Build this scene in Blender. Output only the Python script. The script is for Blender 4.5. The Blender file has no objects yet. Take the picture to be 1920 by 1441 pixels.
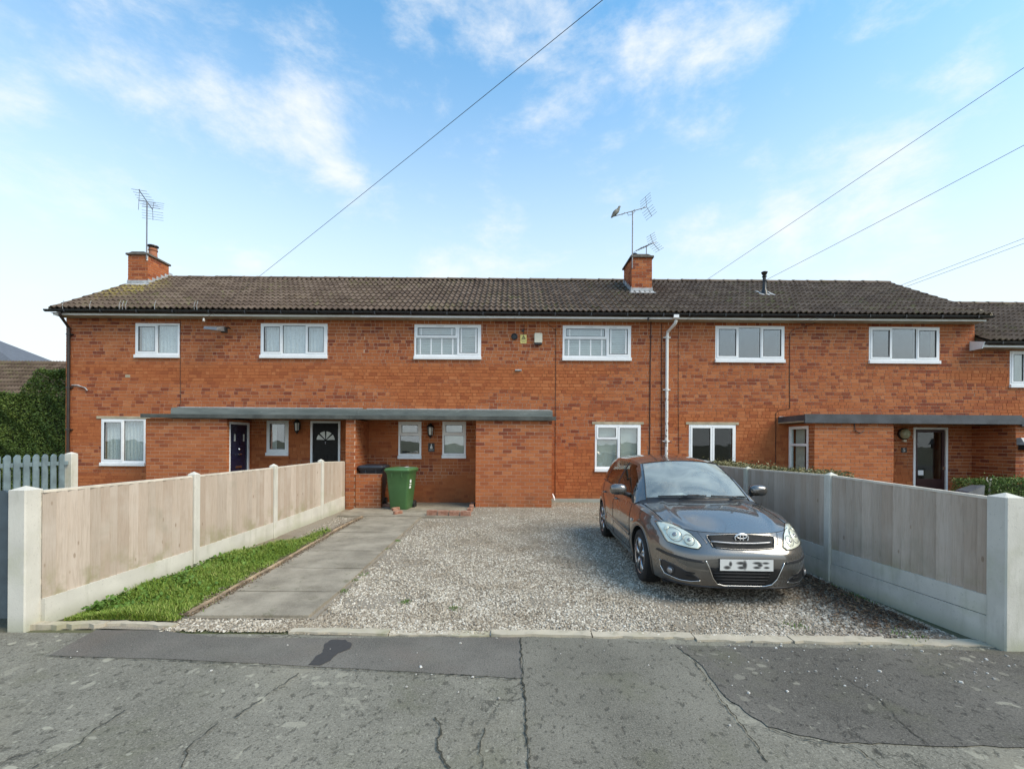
import bpy, bmesh, math, random
import numpy as np
from mathutils import Vector, Matrix
from mathutils.bvhtree import BVHTree
random.seed(7); RNG = np.random.default_rng(7)
scn = bpy.context.scene; COL = scn.collection
R_ = math.radians
# ------------------------------------------------------------------ camera
F, CX, CY, EYE, ROLL = 860.0, 960.0, 829.0, 1.64, R_(0.40)     # pixels of the 1920 wide photograph
cr, sr = math.cos(ROLL), math.sin(ROLL)
cam = bpy.data.cameras.new('camera'); camo = bpy.data.objects.new('camera', cam); COL.objects.link(camo)
cam.sensor_width = 36; cam.lens = 36*F/1920; cam.shift_y = (CY-720.5)/1920; cam.clip_end = 3000; cam.clip_start = .05
M = Matrix(((cr, -sr, 0, 0), (0, 0, -1, 0), (sr, cr, 0, EYE), (0, 0, 0, 1)))
camo.matrix_world = M
scn.camera = camo
scn.render.resolution_x, scn.render.resolution_y = 1024, 768
scn.view_settings.view_transform = 'Standard'; scn.view_settings.look = 'None'
scn.view_settings.gamma = 1; scn.view_settings.exposure = 1.40
scn.view_settings.use_curve_mapping = False
# ------------------------------------------------------------------ sky
SUN_AZ, SUN_EL = R_(62), R_(46)         # from the right and a little behind the viewer (angle from -Y towards +X)
sd = Vector((math.sin(SUN_AZ)*math.cos(SUN_EL), -math.cos(SUN_AZ)*math.cos(SUN_EL), math.sin(SUN_EL)))
W = bpy.data.worlds.new('World'); scn.world = W; W.use_nodes = True
nt = W.node_tree; N = nt.nodes; L = nt.links; N.clear()
def nd(t, **k):
    n = N.new(t)
    for a, b in k.items(): setattr(n, a, b)
    return n
def vm(op, a, b):
    n = nd('ShaderNodeMath', operation=op)
    for i, v in enumerate((a, b)):
        if v is None: continue
        if isinstance(v, (int, float)): n.inputs[i].default_value = v
        else: L.new(v, n.inputs[i])
    return n.outputs[0]
sky = nd('ShaderNodeTexSky', sky_type='NISHITA'); sky.sun_disc = False
sky.sun_elevation = SUN_EL; sky.sun_rotation = math.pi - SUN_AZ + math.pi*0
sky.altitude = 60; sky.air_density = 1.0; sky.dust_density = 0.6; sky.ozone_density = 2.2
tc = nd('ShaderNodeTexCoord'); sp = nd('ShaderNodeSeparateXYZ'); L.new(tc.outputs['Generated'], sp.inputs[0])
zc = vm('MAXIMUM', sp.outputs[2], 0.0); zz = vm('ADD', zc, 0.16)
cb = nd('ShaderNodeCombineXYZ')
L.new(vm('DIVIDE', sp.outputs[0], zz), cb.inputs[0]); L.new(vm('DIVIDE', sp.outputs[1], zz), cb.inputs[1])
n1 = nd('ShaderNodeTexNoise'); n1.inputs['Scale'].default_value = 1.15; n1.inputs['Detail'].default_value = 9
n1.inputs['Roughness'].default_value = .64; n1.inputs['Distortion'].default_value = .15
mp = nd('ShaderNodeMapping'); mp.inputs['Location'].default_value = (3.3, 1.7, 0); mp.inputs['Scale'].default_value = (4.2, 4.2, 8.0)
L.new(tc.outputs['Generated'], mp.inputs[0]); L.new(mp.outputs[0], n1.inputs['Vector'])
# cloud banks: where the photograph has its clouds (directions), broken up by the noise
banks = [(320, 165, .16, 1.0), (215, 120, .10, .8), (570, 190, .13, .9), (1000, 40, .20, 1.0), (1330, 70, .24, 1.0), (830, 40, .12, .7),
         (1620, 360, .10, .7), (1340, 455, .10, .95), (1480, 420, .10, .6), (20, 170, .06, .8), (630, 310, .08, .7), (830, 500, .08, .7), (1790, 150, .05, .5), (500, 345, .05, .5), (460, 480, .08, .5)]
acc = None
for bx, by, rad, st in banks:
    a, b = (bx-CX)/F, (CY-by)/F
    d = Vector((a*cr-b*sr, 1, a*sr+b*cr)).normalized()
    vd = nd('ShaderNodeVectorMath', operation='DISTANCE'); L.new(tc.outputs['Generated'], vd.inputs[0]); vd.inputs[1].default_value = d
    mr = nd('ShaderNodeMapRange', interpolation_type='SMOOTHSTEP'); L.new(vd.outputs['Value'], mr.inputs[0])
    mr.inputs[1].default_value = rad*1.25; mr.inputs[2].default_value = 0; mr.inputs[3].default_value = 0; mr.inputs[4].default_value = st*.19
    acc = mr.outputs[0] if acc is None else vm('MAXIMUM', acc, mr.outputs[0])
cl = vm('ADD', n1.outputs['Fac'], acc)
mr = nd('ShaderNodeMapRange', interpolation_type='SMOOTHSTEP'); L.new(cl, mr.inputs[0])
mr.inputs[1].default_value = .52; mr.inputs[2].default_value = .90
low = nd('ShaderNodeMapRange', interpolation_type='SMOOTHSTEP'); L.new(zc, low.inputs[0])
low.inputs[1].default_value = .76; low.inputs[2].default_value = .06; low.inputs[3].default_value = 0; low.inputs[4].default_value = .97
hz = nd('ShaderNodeMix', data_type='RGBA'); L.new(low.outputs[0], hz.inputs[0]); 
hs = nd('ShaderNodeHueSaturation'); hs.inputs['Saturation'].default_value = 1.18; hs.inputs['Value'].default_value = 1.3
tnt = nd('ShaderNodeMix', data_type='RGBA', blend_type='MULTIPLY'); tnt.inputs[0].default_value = 1; L.new(sky.outputs[0], tnt.inputs[6]); tnt.inputs[7].default_value = (.95, 1.10, .98, 1)
L.new(tnt.outputs[2], hs.inputs['Color'])
L.new(hs.outputs[0], hz.inputs[6]); hz.inputs[7].default_value = (3.75, 3.98, 4.12, 1)
mx = nd('ShaderNodeMix', data_type='RGBA'); L.new(vm('MULTIPLY', mr.outputs[0], .95), mx.inputs[0]); L.new(hz.outputs[2], mx.inputs[6])
mx.inputs[7].default_value = (3.85, 3.98, 4.05, 1)
bg = nd('ShaderNodeBackground'); bg.inputs[1].default_value = 0.10; L.new(mx.outputs[2], bg.inputs[0])
wo = nd('ShaderNodeOutputWorld'); L.new(bg.outputs[0], wo.inputs[0])
# ------------------------------------------------------------------ sun
sl = bpy.data.lights.new('sun', 'SUN'); sl.energy = 1.5; sl.angle = R_(38); sl.color = (1, .86, .66)
so = bpy.data.objects.new('sun', sl); COL.objects.link(so); so.rotation_euler = sd.to_track_quat('Z', 'Y').to_euler(); so.location = sd*30
# ------------------------------------------------------------------ pixel -> place
def ray(px, py):
    a, b = (px-CX)/F, (CY-py)/F
    return a*cr-b*sr, a*sr+b*cr
def at(px, py, Y):
    x, z = ray(px, py); return Vector((x*Y, Y, EYE+z*Y))
def gnd(px, py, z0=0.0):
    x, z = ray(px, py); t = (z0-EYE)/z; return Vector((x*t, t, z0))
# ------------------------------------------------------------------ mesh helpers
def link(o, parent=None):
    COL.objects.link(o)
    if parent is not None: o.parent = parent
    return o
def wloc(o):
    v = Vector((0, 0, 0))
    while o is not None: v += o.location; o = o.parent
    return v
class MB:
    def __init__(s): s.v = []; s.f = []; s.m = []
    def add(s, vs, fs, mi=0):
        b = len(s.v); s.v += [tuple(p) for p in vs]; s.f += [tuple(i+b for i in f) for f in fs]; s.m += [mi]*len(fs); return s
    def box(s, x0, x1, y0, y1, z0, z1, mi=0):
        return s.add([(x0, y0, z0), (x1, y0, z0), (x1, y1, z0), (x0, y1, z0), (x0, y0, z1), (x1, y0, z1), (x1, y1, z1), (x0, y1, z1)],
                     [(0, 3, 2, 1), (4, 5, 6, 7), (0, 1, 5, 4), (1, 2, 6, 5), (2, 3, 7, 6), (3, 0, 4, 7)], mi)
    def cbox(s, x0, x1, y0, y1, z0, z1, c=.006, mi=0):      # box with chamfered vertical/top edges (lofted rings)
        rings = [(z0, 0), (z1-c, 0), (z1, c)]
        vs = []
        for z, i in rings:
            for x, y in ((x0+i+c, y0+i), (x1-i-c, y0+i), (x1-i, y0+i+c), (x1-i, y1-i-c), (x1-i-c, y1-i), (x0+i+c, y1-i), (x0+i, y1-i-c), (x0+i, y0+i+c)):
                vs.append((x, y, z))
        fs = []
        for r in range(2):
            for k in range(8): a = r*8+k; b = r*8+(k+1) % 8; fs.append((a, b, b+8, a+8))
        fs.append(tuple(range(16, 24))); fs.append(tuple(reversed(range(8))))
        return s.add(vs, fs, mi)
    def quad(s, a, b, c, d, mi=0): return s.add([a, b, c, d], [(0, 1, 2, 3)], mi)
    def prism(s, poly, axis, a, b, mi=0):                    # polygon extruded along an axis ('x','y','z')
        n = len(poly)
        def P(p, t): return {'x': (t, p[0], p[1]), 'y': (p[0], t, p[1]), 'z': (p[0], p[1], t)}[axis]
        vs = [P(p, a) for p in poly]+[P(p, b) for p in poly]
        fs = [tuple(range(n)), tuple(range(2*n-1, n-1, -1))]+[(i, n+i, n+(i+1) % n, (i+1) % n) for i in range(n)]
        return s.add(vs, fs, mi)
    def tube(s, pts, r, n=8, mi=0, cap=True, sx=1.0):
        pts = [Vector(p) for p in pts]; rs = r if isinstance(r, (list, tuple)) else [r]*len(pts)
        vs = []; up = None
        for i, p in enumerate(pts):
            t = (pts[min(i+1, len(pts)-1)]-pts[max(i-1, 0)]).normalized()
            if up is None:
                up = Vector((0, 0, 1)) if abs(t.z) < .9 else Vector((1, 0, 0))
            a = t.cross(up).normalized(); b = a.cross(t).normalized(); up = b
            for k in range(n):
                th = 2*math.pi*k/n; vs.append(p+(a*math.cos(th)*sx+b*math.sin(th))*rs[i])
        fs = [(i*n+k, i*n+(k+1) % n, (i+1)*n+(k+1) % n, (i+1)*n+k) for i in range(len(pts)-1) for k in range(n)]
        if cap: fs += [tuple(reversed(range(n))), tuple(range((len(pts)-1)*n, len(pts)*n))]
        return s.add(vs, fs, mi)
    def lathe(s, prof, c, n=16, axis='z', mi=0):             # prof: (radius, height)
        vs = []
        for r, h in prof:
            for k in range(n):
                th = 2*math.pi*k/n; x, y = r*math.cos(th), r*math.sin(th)
                vs.append({'z': (c[0]+x, c[1]+y, c[2]+h), 'y': (c[0]+x, c[1]+h, c[2]+y), 'x': (c[0]+h, c[1]+x, c[2]+y)}[axis])
        m = len(prof)
        fs = [(i*n+k, i*n+(k+1) % n, (i+1)*n+(k+1) % n, (i+1)*n+k) for i in range(m-1) for k in range(n)]
        fs += [tuple(reversed(range(n))), tuple(range((m-1)*n, m*n))]
        return s.add(vs, fs, mi)
    def mesh(s, name, mats, smooth=False, recalc=True):
        me = bpy.data.meshes.new(name); me.from_pydata(s.v, [], s.f)
        for m in (mats if isinstance(mats, (list, tuple)) else [mats]): me.materials.append(m)
        me.polygons.foreach_set('material_index', s.m)
        if recalc:
            bm = bmesh.new(); bm.from_mesh(me); bmesh.ops.recalc_face_normals(bm, faces=bm.faces); bm.to_mesh(me); bm.free()
        if smooth:
            me.polygons.foreach_set('use_smooth', [True]*len(me.polygons))
            if smooth != 'all': me.set_sharp_from_angle(angle=R_(38))
        me.update(); return me
    def build(s, name, mats, parent=None, smooth=False, recalc=True):
        o = bpy.data.objects.new(name, s.mesh(name, mats, smooth, recalc)); link(o, parent)
        if parent is not None: o.location = -wloc(parent)
        return o
def piece(name, me, loc, parent, scale=(1, 1, 1), rot=(0, 0, 0)):
    o = bpy.data.objects.new(name, me); link(o, parent); o.location = Vector(loc)-(wloc(parent) if parent is not None else Vector())
    o.scale = scale; o.rotation_euler = rot; return o
def thing(name, label, cat, loc, group=None):
    o = bpy.data.objects.new(name, None); link(o); o.location = loc; o.empty_display_size = .1
    return tag(o, label, cat, group)
def tag(o, label, cat, group=None):
    o['label'] = label; o['category'] = cat
    if group: o['group'] = group
    return o
def struct(o): o['kind'] = 'structure'; return o
def stuff(o): o['kind'] = 'stuff'; return o
def many(name, bv, bf, T, mat, parent=None, smooth=False):
    """one mesh from n transformed copies: bv (k,3), bf list of equal-length faces, T = (rot/scale (n,3,3), loc (n,3))"""
    A, t = T; bv = np.asarray(bv, float); n = len(t); k = len(bv); bf = np.asarray(bf); fl = bf.shape[1]
    V = np.einsum('nij,kj->nki', A, bv)+t[:, None, :]
    Fc = (bf[None]+(np.arange(n)*k)[:, None, None]).reshape(-1, fl)
    me = bpy.data.meshes.new(name); me.vertices.add(n*k); me.vertices.foreach_set('co', V.reshape(-1).astype(np.float32))
    nf = len(Fc); me.loops.add(nf*fl); me.polygons.add(nf)
    me.loops.foreach_set('vertex_index', Fc.reshape(-1).astype(np.int32))
    me.polygons.foreach_set('loop_start', (np.arange(nf)*fl).astype(np.int32))
    me.polygons.foreach_set('use_smooth', np.full(nf, bool(smooth)))
    me.materials.append(mat); me.update(calc_edges=True); me.validate()
    o = bpy.data.objects.new(name, me); link(o, parent)
    if parent is not None: o.location = -wloc(parent)
    return o
def rotz(a):
    n = len(a); A = np.zeros((n, 3, 3)); c, s = np.cos(a), np.sin(a); A[:, 0, 0] = c; A[:, 0, 1] = -s; A[:, 1, 0] = s; A[:, 1, 1] = c; A[:, 2, 2] = 1; return A
def rotx(a):
    n = len(a); A = np.zeros((n, 3, 3)); c, s = np.cos(a), np.sin(a); A[:, 1, 1] = c; A[:, 1, 2] = -s; A[:, 2, 1] = s; A[:, 2, 2] = c; A[:, 0, 0] = 1; return A
def rand_rot(n):
    q = RNG.normal(size=(n, 4)); q /= np.linalg.norm(q, axis=1)[:, None]; w, x, y, z = q.T
    return np.stack([1-2*(y*y+z*z), 2*(x*y-z*w), 2*(x*z+y*w), 2*(x*y+z*w), 1-2*(x*x+z*z), 2*(y*z-x*w), 2*(x*z-y*w), 2*(y*z+x*w), 1-2*(x*x+y*y)], 1).reshape(n, 3, 3)
def inpoly(P, poly):
    x, y = P[:, 0], P[:, 1]; r = np.zeros(len(P), bool); n = len(poly)
    for i in range(n):
        x1, y1 = poly[i][0], poly[i][1]; x2, y2 = poly[(i+1) % n][0], poly[(i+1) % n][1]
        c = ((y1 > y) != (y2 > y)) & (x < (x2-x1)*(y-y1)/((y2-y1) if y2 != y1 else 1e-9)+x1); r ^= c
    return r
# ------------------------------------------------------------------ materials
class MT:
    def __init__(s, name, rough=.6, metal=0.0, spec=.5):
        s.mat = bpy.data.materials.new(name); s.mat.use_nodes = True; s.n = s.mat.node_tree.nodes; s.l = s.mat.node_tree.links
        s.b = s.n['Principled BSDF']; s.b.inputs['Roughness'].default_value = rough; s.b.inputs['Metallic'].default_value = metal
        s.b.inputs['Specular IOR Level'].default_value = spec; s.pos = None
    def node(s, t, **k):
        n = s.n.new(t)
        for a, b in k.items(): setattr(n, a, b)
        return n
    def P(s, obj=False):
        if obj:
            return s.node('ShaderNodeTexCoord').outputs['Object']
        if s.pos is None: s.pos = s.node('ShaderNodeNewGeometry').outputs['Position']
        return s.pos
    def put(s, i, v):
        if v is None: return
        if isinstance(v, (int, float)): i.default_value = v
        elif isinstance(v, (tuple, list)): i.default_value = tuple(v)+((1,) if len(v) == 3 and i.type == 'RGBA' else ())
        else: s.l.new(v, i)
    def math(s, op, a, b=None, c=None):
        n = s.node('ShaderNodeMath', operation=op)
        for i, v in enumerate((a, b, c)): s.put(n.inputs[i], v)
        return n.outputs[0]
    def map(s, v, scale=(1, 1, 1), loc=(0, 0, 0), rot=(0, 0, 0)):
        n = s.node('ShaderNodeMapping'); s.l.new(v, n.inputs[0]); n.inputs['Scale'].default_value = scale; n.inputs['Location'].default_value = loc; n.inputs['Rotation'].default_value = rot
        return n.outputs[0]
    def noise(s, scale, detail=4, rough=.55, vec=None, dist=0.0, col=False):
        n = s.node('ShaderNodeTexNoise'); s.l.new(vec if vec is not None else s.P(), n.inputs['Vector'])
        n.inputs['Scale'].default_value = scale; n.inputs['Detail'].default_value = detail; n.inputs['Roughness'].default_value = rough; n.inputs['Distortion'].default_value = dist
        return n.outputs['Color' if col else 'Fac']
    def vor(s, scale, vec=None, feat='F1', rnd=1.0, out='Distance'):
        n = s.node('ShaderNodeTexVoronoi', feature=feat); s.l.new(vec if vec is not None else s.P(), n.inputs['Vector'])
        n.inputs['Scale'].default_value = scale; n.inputs['Randomness'].default_value = rnd; return n.outputs[out]
    def range(s, v, a, b, c=0.0, d=1.0, smooth=True):
        n = s.node('ShaderNodeMapRange', interpolation_type='SMOOTHSTEP' if smooth else 'LINEAR'); s.put(n.inputs[0], v)
        for i, q in enumerate((a, b, c, d)): n.inputs[i+1].default_value = q
        return n.outputs[0]
    def ramp(s, v, stops, mode='LINEAR'):
        n = s.node('ShaderNodeValToRGB'); s.put(n.inputs[0], v); e = n.color_ramp.elements; n.color_ramp.interpolation = mode
        while len(e) < len(stops): e.new(.5)
        for q, (p, c) in zip(e, stops): q.position = p; q.color = tuple(c)+(1,)
        return n.outputs[0]
    def mix(s, f, a, b, mode='MIX'):
        n = s.node('ShaderNodeMix', data_type='RGBA', blend_type=mode); s.put(n.inputs[0], f); s.put(n.inputs[6], a); s.put(n.inputs[7], b); return n.outputs[2]
    def sep(s, v=None):
        n = s.node('ShaderNodeSeparateXYZ'); s.l.new(v if v is not None else s.P(), n.inputs[0]); return n.outputs
    def col(s, c): s.put(s.b.inputs['Base Color'], c); return s
    def rough(s, v): s.put(s.b.inputs['Roughness'], v); return s
    def bump(s, h, strength=.5, dist=.01):
        n = s.node('ShaderNodeBump'); s.put(n.inputs['Height'], h); n.inputs['Strength'].default_value = strength; n.inputs['Distance'].default_value = dist
        s.l.new(n.outputs[0], s.b.inputs['Normal']); return s
    def island(s): return s.node('ShaderNodeNewGeometry').outputs['Random Per Island']
    def orand(s): return s.node('ShaderNodeObjectInfo').outputs['Random']
def simple(name, c, rough=.5, metal=0.0, var=.12, nscale=6.0, bump=0.0, spec=.5, coat=0.0):
    m = MT(name, rough, metal, spec)
    a = tuple(x*(1-var) for x in c); b = tuple(min(1, x*(1+var)) for x in c)
    m.col(m.mix(m.range(m.noise(nscale, 5), .3, .7), a, b))
    m.rough(m.range(m.noise(nscale*2.3, 3), .2, .8, max(0, rough-.08), min(1, rough+.08)))
    if bump: m.bump(m.noise(nscale*12, 4), bump, .004)
    if coat: m.b.inputs['Coat Weight'].default_value = coat; m.b.inputs['Coat Roughness'].default_value = .04
    return m.mat
MATS = {}
def brick_mat(src):
    m = MT('brick_'+src, .88, spec=.25); r = m.island() if src == 'joined' else m.orand()
    z = m.sep()[2]
    # how strongly single bricks differ: contrasty bands and calmer bands, as fired batches were laid
    band = m.range(m.noise(.55, 2, vec=m.map(m.P(), (.35, .35, 1.6))), .42, .58)
    calm = m.ramp(r, [(0, (.325, .093, .034)), (.18, (.410, .125, .043)), (.8, (.460, .150, .052)), (1, (.50, .178, .068))])
    busy = m.ramp(r, [(0, (.200, .050, .025)), (.15, (.290, .078, .031)), (.36, (.395, .118, .041)), (.85, (.445, .145, .050)), (1, (.50, .185, .074))])
    hi = m.math('MAXIMUM', band, m.range(z, 3.6, 3.9))
    c = m.mix(hi, calm, busy)
    g = m.noise(60, 5, .65); c = m.mix(m.range(g, .3, .75, 0, .35), c, (.19, .055, .03), 'MIX')
    big = m.noise(.8, 4, .6); c = m.mix(m.range(big, .52, .78, 0, .25), c, (.24, .085, .038))
    pale = m.noise(2.3, 5, .7); c = m.mix(m.range(pale, .64, .82, 0, .22), c, (.52, .28, .17))
    soot = m.noise(1.5, 6, .7, vec=m.map(m.P(), (1.4, 1.4, .5))); c = m.mix(m.range(soot, .60, .80, 0, .30), c, (.11, .055, .04))
    damp = m.math('MULTIPLY', m.range(z, .55, .05), m.range(m.noise(3.0, 4), .3, .65)); c = m.mix(m.math('MULTIPLY', damp, .5), c, (.13, .07, .04))
    m.col(c); m.bump(m.noise(140, 4, .7), .35, .004); return m.mat
MATS['brick1'] = brick_mat('single'); MATS['brickN'] = brick_mat('joined')
def mortar_mat():
    m = MT('mortar', .95, spec=.15); a = m.noise(.55, 2, vec=m.map(m.P(), (.35, .35, 1.6)))
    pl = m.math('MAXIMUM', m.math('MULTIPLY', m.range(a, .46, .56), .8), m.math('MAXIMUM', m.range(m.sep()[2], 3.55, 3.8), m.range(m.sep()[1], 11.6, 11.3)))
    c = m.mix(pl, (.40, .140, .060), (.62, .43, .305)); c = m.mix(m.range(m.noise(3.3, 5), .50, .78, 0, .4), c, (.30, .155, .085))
    m.col(c); m.bump(m.noise(150, 3), .5, .004); return m.mat
MATS['mortar'] = mortar_mat()
def tile_mat(src):
    m = MT('roof_tile_'+src, .85, spec=.3); r = m.island() if src == 'joined' else m.orand()
    c = m.ramp(r, [(0, (.072, .049, .035)), (.5, (.098, .069, .050)), (1, (.126, .092, .069))])
    c = m.mix(m.range(m.noise(30, 6, .7), .58, .76, 0, .42), c, (.33, .28, .22))
    c = m.mix(m.range(m.noise(.9, 5, .65), .52, .74, 0, .35), c, (.13, .10, .05))
    moss = m.math('MULTIPLY', m.range(m.noise(5.5, 6, .7), .52, .66), m.range(m.noise(.5, 3, .6), .45, .62)); c = m.mix(m.math('MULTIPLY', moss, .75), c, (.105, .115, .03))
    x = m.sep()
    lich = m.math('MULTIPLY', m.range(m.noise(11, 5, .6), .45, .6), m.range(m.math('ADD', m.math('ABSOLUTE', m.math('ADD', x[0], 11.3)), m.math('MULTIPLY', m.math('ABSOLUTE', m.math('SUBTRACT', x[2], 6.15)), 1.3)), 1.4, .2))
    c = m.mix(m.math('MULTIPLY', lich, .8), c, (.30, .24, .05))
    c = m.mix(m.range(m.noise(34, 3, .5), .66, .72, 0, .4), c, (.05, .04, .03))
    m.col(c); m.bump(m.noise(90, 5, .7), .5, .006); return m.mat
MATS['tile1'] = tile_mat('single'); MATS['tileN'] = tile_mat('joined')
MATS['upvc'] = simple('white_upvc', (.83, .84, .85), .28, var=.03, nscale=3)
MATS['fascia'] = simple('fascia_paint', (.72, .71, .67), .45, var=.10, nscale=2.5)
MATS['gutter'] = simple('black_gutter', (.018, .018, .020), .35, var=.25, nscale=8)
MATS['pipe_black'] = simple('brown_black_pipe', (.030, .022, .019), .38, var=.25)
MATS['cable'] = simple('dark_cable', (.035, .012, .010), .5)
MATS['wire'] = simple('black_wire', (.03, .03, .034), .5)
MATS['lead'] = simple('lead_flashing', (.36, .37, .38), .55, var=.25, nscale=9)
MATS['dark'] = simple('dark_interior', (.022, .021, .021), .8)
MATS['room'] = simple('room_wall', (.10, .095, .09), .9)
MATS['metal'] = simple('aerial_aluminium', (.20, .20, .21), .45, .6)
MATS['steel'] = simple('chrome_steel', (.72, .72, .72), .16, 1.0, var=.05)
MATS['black'] = simple('black_plastic', (.017, .017, .018), .42, var=.2)
MATS['lintel'] = simple('concrete_lintel', (.40, .34, .24), .9, var=.18, bump=.3)
def felt():
    m = MT('grey_felt', .7, spec=.3); c = m.mix(m.range(m.noise(1.6, 5, vec=m.map(m.P(), (.5, 1, 3))), .3, .7), (.092, .108, .102), (.17, .186, .174))
    c = m.mix(m.range(m.noise(14, 5, .7, vec=m.map(m.P(), (.3, 1, 1.5))), .58, .72, 0, .45), c, (.32, .35, .33)); c = m.mix(m.range(m.noise(4, 5, vec=m.map(m.P(), (.5, 1, 3))), .56, .7, 0, .65), c, (.075, .085, .088)); m.col(c); m.bump(m.noise(60, 4), .3, .005); return m.mat
MATS['felt'] = felt()
MATS['felt_deck'] = simple('deck_edge', (.070, .074, .066), .7, var=.35, nscale=3, bump=.2)
MATS['felt_dark'] = simple('dark_felt', (.060, .066, .075), .55, var=.3, nscale=3, bump=.2)
def concrete(name, c, streak=.5, foot=.45):
    m = MT(name, .9, spec=.2); a = m.mix(m.range(m.noise(3, 5), .3, .7), tuple(x*.86 for x in c), c)
    s = m.noise(7, 5, .65, vec=m.map(m.P(), (1, 1, .16))); a = m.mix(m.range(s, .52, .75, 0, streak), a, (c[0]*.55, c[1]*.56, c[2]*.5))
    a = m.mix(m.range(m.noise(45, 3), .62, .72, 0, .4), a, tuple(x*.5 for x in c)); 
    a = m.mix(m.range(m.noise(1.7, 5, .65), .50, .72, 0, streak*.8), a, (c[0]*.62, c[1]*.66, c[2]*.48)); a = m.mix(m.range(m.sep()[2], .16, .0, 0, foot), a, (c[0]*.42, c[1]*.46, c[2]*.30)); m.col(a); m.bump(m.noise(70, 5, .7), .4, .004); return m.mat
def slab_mat():
    m = MT('path_slab', .9, spec=.2); a = m.mix(m.range(m.noise(2.2, 6, .65), .3, .7), (.195, .168, .128), (.34, .298, .232))
    a = m.mix(m.range(m.noise(75, 4, .7), .5, .72, 0, .6), a, (.36, .33, .28)); a = m.mix(m.range(m.noise(30, 4, .7), .60, .70, 0, .6), a, (.075, .068, .052))
    a = m.mix(m.range(m.noise(5.5, 5, .7), .57, .70, 0, .55), a, (.12, .115, .06)); m.col(a); m.bump(m.noise(60, 5, .7), .6, .006); return m.mat
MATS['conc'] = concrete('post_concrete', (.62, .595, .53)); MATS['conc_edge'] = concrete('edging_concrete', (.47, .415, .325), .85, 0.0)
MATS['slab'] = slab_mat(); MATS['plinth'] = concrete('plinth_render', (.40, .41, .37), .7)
def board_mat():
    m = MT('weathered_board', .85, spec=.2); r = m.orand(); oi = m.node('ShaderNodeObjectInfo')
    v = m.node('ShaderNodeVectorMath', operation='ADD'); m.l.new(m.P(), v.inputs[0])
    cbn = m.node('ShaderNodeCombineXYZ'); m.l.new(m.math('MULTIPLY', r, 37.0), cbn.inputs[2]); m.l.new(cbn.outputs[0], v.inputs[1])
    g = m.noise(5, 7, .65, vec=m.map(v.outputs[0], (9, 9, .55)), dist=1.2)
    c = m.ramp(r, [(0, (.405, .325, .260)), (.25, (.45, .37, .302)), (.5, (.50, .42, .35)), (.75, (.42, .35, .288)), (1, (.465, .39, .322))], 'CONSTANT')
    c = m.mix(m.math('MULTIPLY', m.range(m.sep()[2], .62, .26), m.range(m.noise(4, 5, .65), .42, .66)), c, (.30, .27, .17))
    c = m.mix(m.range(g, .40, .70, 0, .42), c, (.28, .22, .165)); c = m.mix(m.range(m.noise(1.4, 5, .6, vec=v.outputs[0]), .48, .72, 0, .5), c, (.52, .46, .40))
    kn = m.vor(3.1, vec=m.map(v.outputs[0], (2.4, 2.4, 1.0))); c = m.mix(m.range(kn, .10, .05, 0, .6), c, (.20, .14, .09))
    c = m.mix(m.range(m.noise(2.2, 5), .58, .76, 0, .35), c, (.26, .25, .19))
    m.col(c); m.bump(g, .45, .004); return m.mat
MATS['board'] = board_mat()
MATS['pale_rail'] = simple('capping_rail', (.60, .54, .45), .8, var=.15)
def both_sides(n, l, f, ior):          # the same reflectance from either side of a thin pane
    g = n.new('ShaderNodeNewGeometry'); m_ = n.new('ShaderNodeMix'); m_.data_type = 'FLOAT'; l.new(g.outputs['Backfacing'], m_.inputs[0]); m_.inputs[2].default_value = ior; m_.inputs[3].default_value = 1/ior; l.new(m_.outputs[0], f.inputs[0])
def glass_mat(name, ior):
    mat = bpy.data.materials.new(name); mat.use_nodes = True; n = mat.node_tree.nodes; l = mat.node_tree.links; n.clear()
    o = n.new('ShaderNodeOutputMaterial'); mx = n.new('ShaderNodeMixShader'); t = n.new('ShaderNodeBsdfTransparent'); g = n.new('ShaderNodeBsdfGlossy')
    t.inputs[0].default_value = (.90, .93, .92, 1); g.inputs['Roughness'].default_value = .012; g.inputs[0].default_value = (.95, .97, 1, 1)
    f = n.new('ShaderNodeFresnel'); both_sides(n, l, f, ior); tx = n.new('ShaderNodeTexCoord'); ns = n.new('ShaderNodeTexNoise'); ns.inputs['Scale'].default_value = 1.6
    l.new(tx.outputs['Object'], ns.inputs[0]); bp = n.new('ShaderNodeBump'); bp.inputs['Strength'].default_value = .05; bp.inputs['Distance'].default_value = .05; l.new(ns.outputs[0], bp.inputs['Height'])
    l.new(bp.outputs[0], g.inputs['Normal']); l.new(f.outputs[0], mx.inputs[0]); l.new(t.outputs[0], mx.inputs[1]); l.new(g.outputs[0], mx.inputs[2]); l.new(mx.outputs[0], o.inputs[0]); return mat
MATS['glass'] = glass_mat('window_glass', 2.25); MATS['glass_dark'] = glass_mat('dark_room_glass', 1.5)
def net_mat():
    m = MT('net_curtain', .9, spec=.1); m.b.inputs['Base Color'].default_value = (.72, .77, .80, 1); m.b.inputs['Subsurface Weight'].default_value = 0
    z = m.sep(m.P(True))
    m.col(m.mix(m.range(m.noise(26, 4, .7), .5, .62, 0, .5), (.74, .78, .81), (.42, .46, .50))); return m.mat
MATS['net'] = net_mat(); MATS['blind'] = simple('cream_blind', (.60, .62, .57), .7, var=.05); MATS['slat'] = simple('white_slat', (.66, .70, .68), .5, var=.04)
MATS['ochre'] = simple('brown_blind', (.30, .24, .15), .8)
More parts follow.
